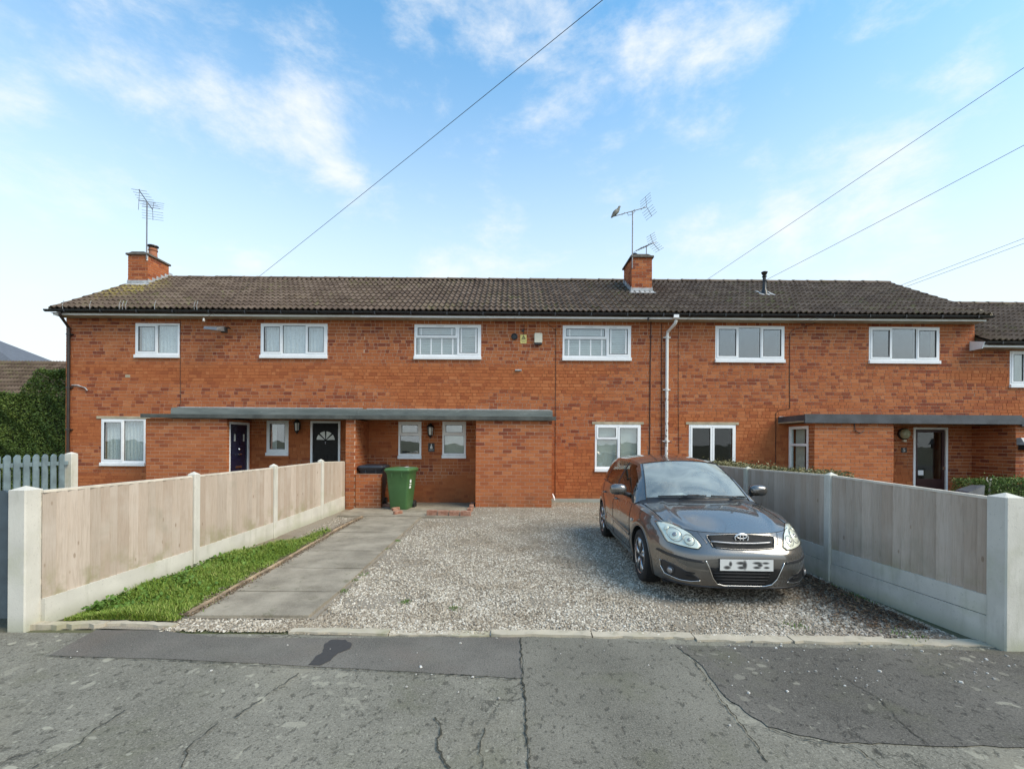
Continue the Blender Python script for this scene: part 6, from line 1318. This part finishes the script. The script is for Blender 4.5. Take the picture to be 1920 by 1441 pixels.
for s in (-1, 1):
    f = sidep(0, s); P_ = patch(f, US, np.linspace(0, 1, 14)); Q = P_.reshape(-1, 3); body_m, gl, bp_ = MB(), [MB(), MB(), MB()], [MB(), MB()]; nc = 120
    for fc in grid_faces(14, nc):
        i, j = fc[0]//nc, fc[0] % nc; y = Q[list(fc), 1].mean(); z = Q[list(fc), 2].mean(); b = (i+.5)/13
        hh = P_[-1, j, 2]-P_[0, j, 2]; mar = .055
        glass = b > .10 and (1-b)*hh > .05 and y > .66
        if glass and y < 1.52: tgt = gl[0]
        elif glass and 1.60 < y < 2.42: tgt = gl[1]
        elif glass and 2.47 < y < 2.78 and b > .12: tgt = gl[2]
        elif glass and (1.52 <= y <= 1.60 or 2.42 <= y <= 2.47): tgt = bp_[0 if y < 2 else 1]
        else: tgt = body_m
        tgt.add([Q[k] for k in fc], [(0, 1, 2, 3)])
    weld(cbuild(body_m, 'glasshouse_frame', CM['paint']))
    for g in gl:
        if g.v: weld(cbuild(g, 'side_window', CM['glass']))
    for g in bp_:
        if g.v: weld(cbuild(g, 'pillar_trim', CM['trim']))
    # belt moulding
    e = MB(); e.tube([np.array(f(u, .085))+np.array([s*.004, 0, 0]) for u in np.linspace(.14, .80, 40)], .007, 5); cbuild(e, 'belt_moulding', CM['trim'])
    # door shut lines, sill line, side moulding: laid on the surface
    def onside(y, z, off=.001):
        h = BVH.ray_cast(Vector((s*1.4, y, z)), Vector((-s, 0, 0))); return (h[0]+h[1]*(off if h[1].x*s > 0 else -off)) if h[0] else Vector((s*.84, y, z))
    def line(pts, r=.0032, mat='gap', name='door_gap'):
        q = []
        for (a, b) in zip(pts, pts[1:]):
            for k in range(10): t = k/10; q.append(onside(a[0]+(b[0]-a[0])*t, a[1]+(b[1]-a[1])*t))
        q.append(onside(*pts[-1])); e = MB(); e.tube(q, r, 5); return cbuild(e, name, CM[mat])
    line([(.50, .875), (.47, .70), (.46, .45), (.50, .27)]); line([(1.56, .92), (1.57, .60), (1.58, .28)]); line([(2.50, .93), (2.42, .78), (2.24, .62), (2.16, .42), (2.14, .28)]); line([(.50, .275), (1.3, .262), (2.14, .285)])
    q = MB(); n = 40; vs = []
    for k in range(n+1):
        y = .52+1.6*k/n
        for z in (.435, .455, .475): vs.append(onside(y, z+.03*(k/n), .010 if z == .455 else .002))
    q.add(vs, [(k*3+c, k*3+c+1, k*3+c+4, k*3+c+3) for k in range(n) for c in range(2)]); cbuild(q, 'side_moulding', CM['paint'])
    for yy in (1.36, 2.28):
        c = onside(yy, .815, .012); q = MB(); q.tube([c+Vector((0, -.10, 0)), c+Vector((s*.022, -.07, .0)), c+Vector((s*.024, .05, .0)), c+Vector((0, .09, 0))], .013, 6); cbuild(q, 'door_handle', CM['paint'])
    c = onside(.33, .67, .004); q = MB(); q.lathe([(.02, 0), (.022, s*.006), (.012, s*.012)], c, 10, 'x'); cbuild(q, 'side_repeater', CM['refl'])
    # door mirror
    mc = Vector((s*.935, .78, 1.005)); q = MB(); vs = []; n = 14
    for (dy, sc) in ((-.085, .35), (-.075, .72), (-.04, .96), (.01, 1.0), (.035, .95)):
        for k in range(n): th = 2*math.pi*k/n; cx_, cz_ = math.cos(th), math.sin(th); vs.append((mc.x+.115*sc*math.copysign(abs(cx_)**.72, cx_), mc.y+dy+abs(cx_)*.0, mc.z+.075*sc*math.copysign(abs(cz_)**.75, cz_)))
    q.add(vs, [(j*n+k, j*n+(k+1) % n, (j+1)*n+(k+1) % n, (j+1)*n+k) for j in range(4) for k in range(n)]+[tuple(reversed(range(n))), tuple(range(4*n, 5*n))]); mo = cbuild(q, 'door_mirror', CM['paint'])
    q = MB(); q.tube([(mc.x-s*.06, mc.y+.0, mc.z-.045), (mc.x-s*.15, mc.y-.01, mc.z-.075), (mc.x-s*.21, mc.y+.0, mc.z-.07)], [.028, .03, .035], 8); cbuild(q, 'mirror_stem', CM['trim'], mo); q = MB(); q.box(mc.x-.095, mc.x+.095, mc.y+.036, mc.y+.040, mc.z-.055, mc.z+.055); cbuild(q, 'mirror_glass', CM['chrome'], mo, False)
    # wheels
    for c in (0, 2.6):
        q = MB(); Rw = .306; xo = s*.835; prof = [(.205, -.0), (.225, .008), (.262, .012), (.292, .004), (.303, -.020), (.306, -.060), (.306, -.135), (.303, -.178), (.285, -.195), (.20, -.195)]
        q.lathe([(r, s*d) for r, d in prof], (xo-s*.008, c, Rw), 40, 'x'); wh = cbuild(q, 'tyre', CM['tyre']); 
        q = MB(); q.lathe([(r, s*d) for r, d in ((.203, -.15), (.203, -.01), (.212, .003), (.208, .004), (.196, -.008), (.192, -.11))], (xo-s*.004, c, Rw), 40, 'x'); ri = cbuild(q, 'rim', CM['rim'], wh)
        q = MB()
        for k in range(5):
            a = 2*math.pi*k/5+.3
            for da in (-.10, .10):
                p0 = Vector((xo-s*.022, c+.045*math.cos(a), Rw+.045*math.sin(a))); p1 = Vector((xo-s*.012, c+.125*math.cos(a+da), Rw+.125*math.sin(a+da))); p2 = Vector((xo-s*.010, c+.198*math.cos(a+da*1.5), Rw+.198*math.sin(a+da*1.5))); q.tube([p0, p1, p2], [.024, .018, .020], 7)
        q.lathe([(.062, s*-.05), (.060, s*-.018), (.045, s*-.010), (.030, s*-.008)], (xo, c, Rw), 18, 'x'); cbuild(q, 'spokes', CM['rim'], wh)
        q = MB(); q.lathe([(.19, s*-.09), (.19, s*-.10)], (xo, c, Rw), 24, 'x'); cbuild(q, 'brake_disc', CM['gap'], wh)
# --- things let into the nose: outlines in front view (x, z), laid onto the skin
def overlay(name, poly, mat, d=(0, 1, 0), off=.004, rings=7, parent=None, skirt=.012, n=56, recess=0.0):
    d = Vector(d).normalized(); rt = Vector((d.y, -d.x, 0)); P0 = [Vector((p[0], p[1])) for p in poly]
    per = [0]; 
    for a, b in zip(P0, P0[1:]+P0[:1]): per.append(per[-1]+(b-a).length)
    out = []
    for k in range(n):
        t = per[-1]*k/n; i = max(j for j in range(len(P0)) if per[j] <= t); a, b = P0[i], P0[(i+1) % len(P0)]; out.append(a.lerp(b, (t-per[i])/max(1e-9, per[i+1]-per[i])))
    c = sum(out, Vector((0, 0)))/n
    def proj(q, o):
        # q is (x, z) in true front view; find the skin along d
        h = BVH.ray_cast(Vector((q.x, -3, q.y)), Vector((0, 1, 0))); nn = (h[1] if h[1].y < 0 else -h[1]) if h[0] else Vector((0, -1, 0)); return (h[0] if h[0] else Vector((q.x, -.6, q.y)))+nn*o
    vs = [proj(c, off-recess)]; fs = []
    for r in range(1, rings+1):
        for q in out: vs.append(proj(c.lerp(q, r/rings), off-(recess if r < rings else 0)))
    for k in range(n): fs.append((0, 1+k, 1+(k+1) % n))
    for r in range(rings-1):
        for k in range(n): a = 1+r*n+k; b = 1+r*n+(k+1) % n; fs.append((a, a+n, b+n, b))
    b0 = len(vs)
    for q in out: vs.append(proj(q, off-skirt))
    e0 = 1+(rings-1)*n
    for k in range(n): fs.append((e0+k, b0+k, b0+(k+1) % n, e0+(k+1) % n))
    m_ = MB(); m_.add(vs, fs); return cbuild(m_, name, mat, parent)
def mir(P): return [(-x, z) for x, z in P]
def rib(pts, r, mat, name, parent=None, d=(0, 1, 0), off=.004):
    d = Vector(d).normalized(); q = []
    for (a, b) in zip(pts, pts[1:]):
        for k in range(8): t = k/8; x, z = a[0]+(b[0]-a[0])*t, a[1]+(b[1]-a[1])*t; h = BVH.ray_cast(Vector((x, -3, z)), Vector((0, 1, 0))); q.append(((h[0]+(h[1] if h[1].y < 0 else -h[1])*off) if h[0] else Vector((x, -.6, z))))
    m_ = MB(); m_.tube(q, r, 6); return cbuild(m_, name, mat, parent)
def dome(name, c2, r, mat, d, off, parent, dep=.02):
    d = Vector(d).normalized(); h = BVH.ray_cast(Vector((c2[0], -3, c2[1])), Vector((0, 1, 0))); d = -(h[1] if h[1].y < 0 else -h[1]); c = h[0]-d*off; M3 = d.to_track_quat('Y', 'Z').to_matrix(); m_ = MB(); vs = []; n = 22
    for (rr_, dd) in ((1.0, 0), (.95, -.35), (.75, -.7), (.4, -.93), (.05, -1)):
        for k in range(n): th = 2*math.pi*k/n; vs.append(c+M3 @ Vector((r*rr_*math.cos(th), dep*dd, r*rr_*math.sin(th))))
    m_.add(vs, [(j*n+k, j*n+(k+1) % n, (j+1)*n+(k+1) % n, (j+1)*n+k) for j in range(4) for k in range(n)]+[tuple(range(4*n, 5*n))]); return cbuild(m_, name, mat, parent)
lampR = [(.405, .592), (.43, .640), (.475, .695), (.54, .735), (.62, .760), (.70, .765), (.735, .755), (.725, .70), (.705, .62), (.69, .592), (.60, .578), (.50, .565), (.44, .562)]
for s in (-1, 1):
    P_ = lampR if s > 0 else mir(lampR); dv = (-s*.50, .87, 0)
    hd = overlay('headlight', P_, CM['refl'], dv, .004)
    q = [(x*1.0, z) for x, z in P_]; rib(q+[q[0]], .0028, CM['gap'], 'lamp_seal', hd, dv, .005)
    for (cx_, cz_, r) in ((.615, .668, .060), (.505, .635, .047)):
        dome('lamp_bowl', (s*cx_, cz_), r, CM['refl'], dv, .002, hd, .012); rib([(s*(cx_+r*math.cos(2*math.pi*k/14)), cz_+r*math.sin(2*math.pi*k/14)) for k in range(15)], .0030, CM['silver'], 'lamp_ring', hd, dv, .010); dome('lamp_bulb', (s*cx_, cz_), r*.42, CM['silver'], dv, .012, hd, .012)
    dome('indicator', (s*.665, .715), .028, CM['refl'], dv, .006, hd, .012)
    overlay('lens', [(x*.998, z) for x, z in P_], CM['lens'], dv, .020, parent=hd, skirt=.018)
    # bumper strip, fog lamp recess with a bright lower edge
    st = [(.40, .435), (.40, .457), (.55, .470), (.70, .490), (.765, .505), (.775, .485), (.70, .462), (.55, .442)]; st = st if s > 0 else mir(st); overlay('bumper_strip', st, CM['trim'], dv, .007)
    fg = [(.43, .262), (.45, .290), (.55, .335), (.66, .385), (.735, .405), (.745, .37), (.735, .31), (.70, .262), (.60, .240), (.50, .242)]; fg = fg if s > 0 else mir(fg); fo = overlay('fog_lamp_recess', fg, CM['trim'], dv, .003)
    for zz in (.295, .33): rib([(s*.48, zz-.005), (s*.57, zz)], .006, CM['gap'], 'recess_fin', fo, dv, .007)
    dome('fog_lamp_bezel', (s*.675, .315), .050, CM['trim'], dv, .004, fo, .016); dome('fog_lamp', (s*.675, .315), .033, CM['silver'], dv, .016, fo, .016)
    rib([(s*.748, .395), (s*.742, .33), (s*.712, .262), (s*.60, .236), (s*.50, .238), (s*.42, .256)], .0045, CM['chrome'], 'fog_trim', fo, dv, .006)
    # bonnet crease running down to the grille and the centre frame of the bumper
    rib([(s*.405, .712), (s*.34, .60)], .005, CM['paint'], 'nose_crease', None, (0, 1, 0), .0)
up_g = [(-.30, .585), (-.335, .66), (-.335, .685), (-.10, .700), (.10, .700), (.335, .685), (.335, .66), (.30, .585), (.12, .572), (-.12, .572)]
gr_ = overlay('grille', up_g, CM['gap'], (0, 1, 0), .005)
rib(up_g+[up_g[0]], .006, CM['paint'], 'grille_surround', gr_, (0, 1, 0), .006); rib([(-.31, .632), (-.10, .622), (.10, .622), (.31, .632)], .011, CM['silver'], 'grille_bar', gr_, (0, 1, 0), .012)
lo = [(-.345, .395), (.345, .395), (.315, .29), (.27, .235), (.20, .218), (-.20, .218), (-.27, .235), (-.315, .29)]
lg = overlay('lower_grille', lo, CM['gap'], (0, 1, 0), .005)
for z, w in ((.345, .315), (.312, .305), (.280, .285), (.250, .255)): rib([(-w, z), (w, z)], .0045, CM['trim'], 'grille_slat', lg, (0, 1, 0), .010)
rib([(-.385, .46), (-.345, .37), (-.315, .29), (-.27, .232), (-.20, .213), (.20, .213), (.27, .232), (.315, .29), (.345, .37), (.385, .46)], .0062, CM['chrome'], 'lower_trim', lg, (0, 1, 0), .008)
rib([(-.70, .195), (-.4, .188), (0, .186), (.4, .188), (.70, .195)], .012, CM['trim'], 'front_lip', None, (0, 1, 0), .0)
h = BVH.ray_cast(Vector((0, -3, .675)), Vector((0, 1, 0))); ec = h[0]+Vector((0, -.020, .0))
q = MB()
def ell(c, a, b, r, n=28): q.tube([(c[0]+a*math.cos(2*math.pi*k/n), c[1], c[2]+b*math.sin(2*math.pi*k/n)) for k in range(n+1)], r, 6, cap=False)
ell(ec, .066, .046, .0065); ell((ec.x, ec.y-.002, ec.z+.008), .046, .018, .0052) if False else ell((ec.x, ec.y-.001, ec.z+.016), .050, .020, .0055); ell((ec.x, ec.y-.002, ec.z-.004), .017, .040, .0055); emb = cbuild(q, 'emblem', simple('emblem_chrome', (.80, .80, .80), .35, .8, var=.03))
q = MB(); q.lathe([(.062, -.004), (.062, -.008)], (0, 0, 0), 24, 'y'); q.v = [(x*1.0+ec.x, y+ec.y+.018, z*.70+ec.z) for x, y, z in q.v]; cbuild(q, 'emblem_back', CM['gap'], emb)
# number plate: the photograph shows only soft dark smudges on it
m = MT('number_plate', .4); o_ = m.sep(m.P(True)); d_ = None
for (cx_, cz_, a_, b_) in ((-.190, .405, .030, .016), (-.158, .440, .014, .022), (-.055, .450, .040, .014), (-.020, .430, .020, .040), (-.050, .405, .034, .014), (.105, .452, .040, .012), (.130, .432, .022, .016), (.100, .408, .032, .012), (.185, .452, .030, .010), (.195, .408, .024, .010)):
    ex = m.math('POWER', m.math('DIVIDE', m.math('SUBTRACT', o_[0], cx_), a_), 2.0); ez_ = m.math('POWER', m.math('DIVIDE', m.math('SUBTRACT', o_[2], cz_), b_), 2.0); g = m.range(m.math('ADD', ex, ez_), 2.4, .1); d_ = g if d_ is None else m.math('MAXIMUM', d_, g)
m.col(m.mix(d_, (.62, .62, .60), (.05, .05, .05))); q = MB(); hb = BVH.ray_cast(Vector((.26, -3, .43)), Vector((0, 1, 0)))[0]; hc = BVH.ray_cast(Vector((0, -3, .43)), Vector((0, 1, 0)))[0]
yp_ = hc.y-.012; q.box(-.26, .26, yp_-.004, yp_, .374, .486); cbuild(q, 'number_plate', m.mat, None, False); q = MB(); q.box(-.262, .262, yp_+.0005, min(hb.y, yp_+.06)+.02, .372, .488); cbuild(q, 'plate_holder', CM['trim'], None, False)
# wipers
for (a, b, c) in ((-.52, .04, -.30), (.10, .60, .33)):
    q = MB(); q.tube([ws(u, .045)+np.array([0, -.022, .014]) for u in np.linspace(a/.685, b/.685, 14)], .009, 5); q.tube([ws(c/.685, .0)+np.array([0, -.03, .005]), ws((c+.12)/.685, .03)+np.array([0, -.034, .03]), ws((c+.25)/.685, .045)+np.array([0, -.024, .02])], .010, 5); cbuild(q, 'wiper', CM['trim'])
q = MB()
for x in (-.33, .33): q.box(x-.012, x+.012, .02, .035, .895, .902)
# --- cabin
q = MB(); q.prism([(.42, .60), (.42, .86), (.55, .905), (.80, .915), (.98, .86), (1.02, .60)], 'x', -.66, .66); cbuild(q, 'dashboard', CM['dash'], None, True)
q = MB(); c = Vector((-.36, 1.02, .93)); ax_ = Vector((0, .88, .48)); r1_ = Vector((1, 0, 0)); r2_ = ax_.cross(r1_).normalized()
q.tube([c+(r1_*math.cos(2*math.pi*k/28)+r2_*math.sin(2*math.pi*k/28))*.185 for k in range(29)], .014, 7, cap=False); q.tube([c-r1_*.18, c, c+r1_*.18], .020, 6); q.tube([c, c+r2_*.17], .018, 6); q.tube([c, c-ax_*.25], .035, 8); cbuild(q, 'steering_wheel', CM['trim'])
for x in (-.36, .36):
    q = MB(); q.prism([(1.42, .40), (1.44, .50), (1.86, .52), (2.02, 1.06), (2.12, 1.06), (2.00, .40)], 'x', x-.23, x+.23); so_ = cbuild(q, 'front_seat', CM['seat'], None, True); q = MB(); q.cbox(x-.12, x+.12, 2.00, 2.10, 1.10, 1.28, .03); q.box(x-.05, x-.03, 2.04, 2.06, 1.04, 1.11); q.box(x+.03, x+.05, 2.04, 2.06, 1.04, 1.11); cbuild(q, 'headrest', CM['seat'], so_, True)
q = MB(); q.prism([(2.40, .35), (2.40, .52), (2.80, .54), (2.95, 1.02), (3.03, 1.02), (2.95, .35)], 'x', -.62, .62); cbuild(q, 'rear_seat', CM['seat'], None, True)
q = MB(); q.box(-.70, .70, .50, 3.0, .30, .32); cbuild(q, 'cabin_floor', CM['gap'], None, False)
q = MB(); q.add([ws(0, .90)+np.array([-.11, .05, -.05]), ws(0, .90)+np.array([.11, .05, -.05]), ws(0, .90)+np.array([.11, .06, .01]), ws(0, .90)+np.array([-.11, .06, .01])], [(0, 1, 2, 3)]); cbuild(q, 'rear_view_mirror', CM['trim'], None, False)
q = MB(); ccl = ws(-.35, .12)
for k in range(7): a = random.uniform(0, 6.28); q.tube([ccl+np.array([.09*math.cos(a), .05+.04*math.sin(a), -.035]), ccl+np.array([.03*math.cos(a+1), .06, -.012]), ccl+np.array([.10*math.cos(a+2.4), .06+.04*math.sin(a+2), -.036])], .010, 5)
cbuild(q, 'dashboard_clutter', MATS['paper'], None, True)
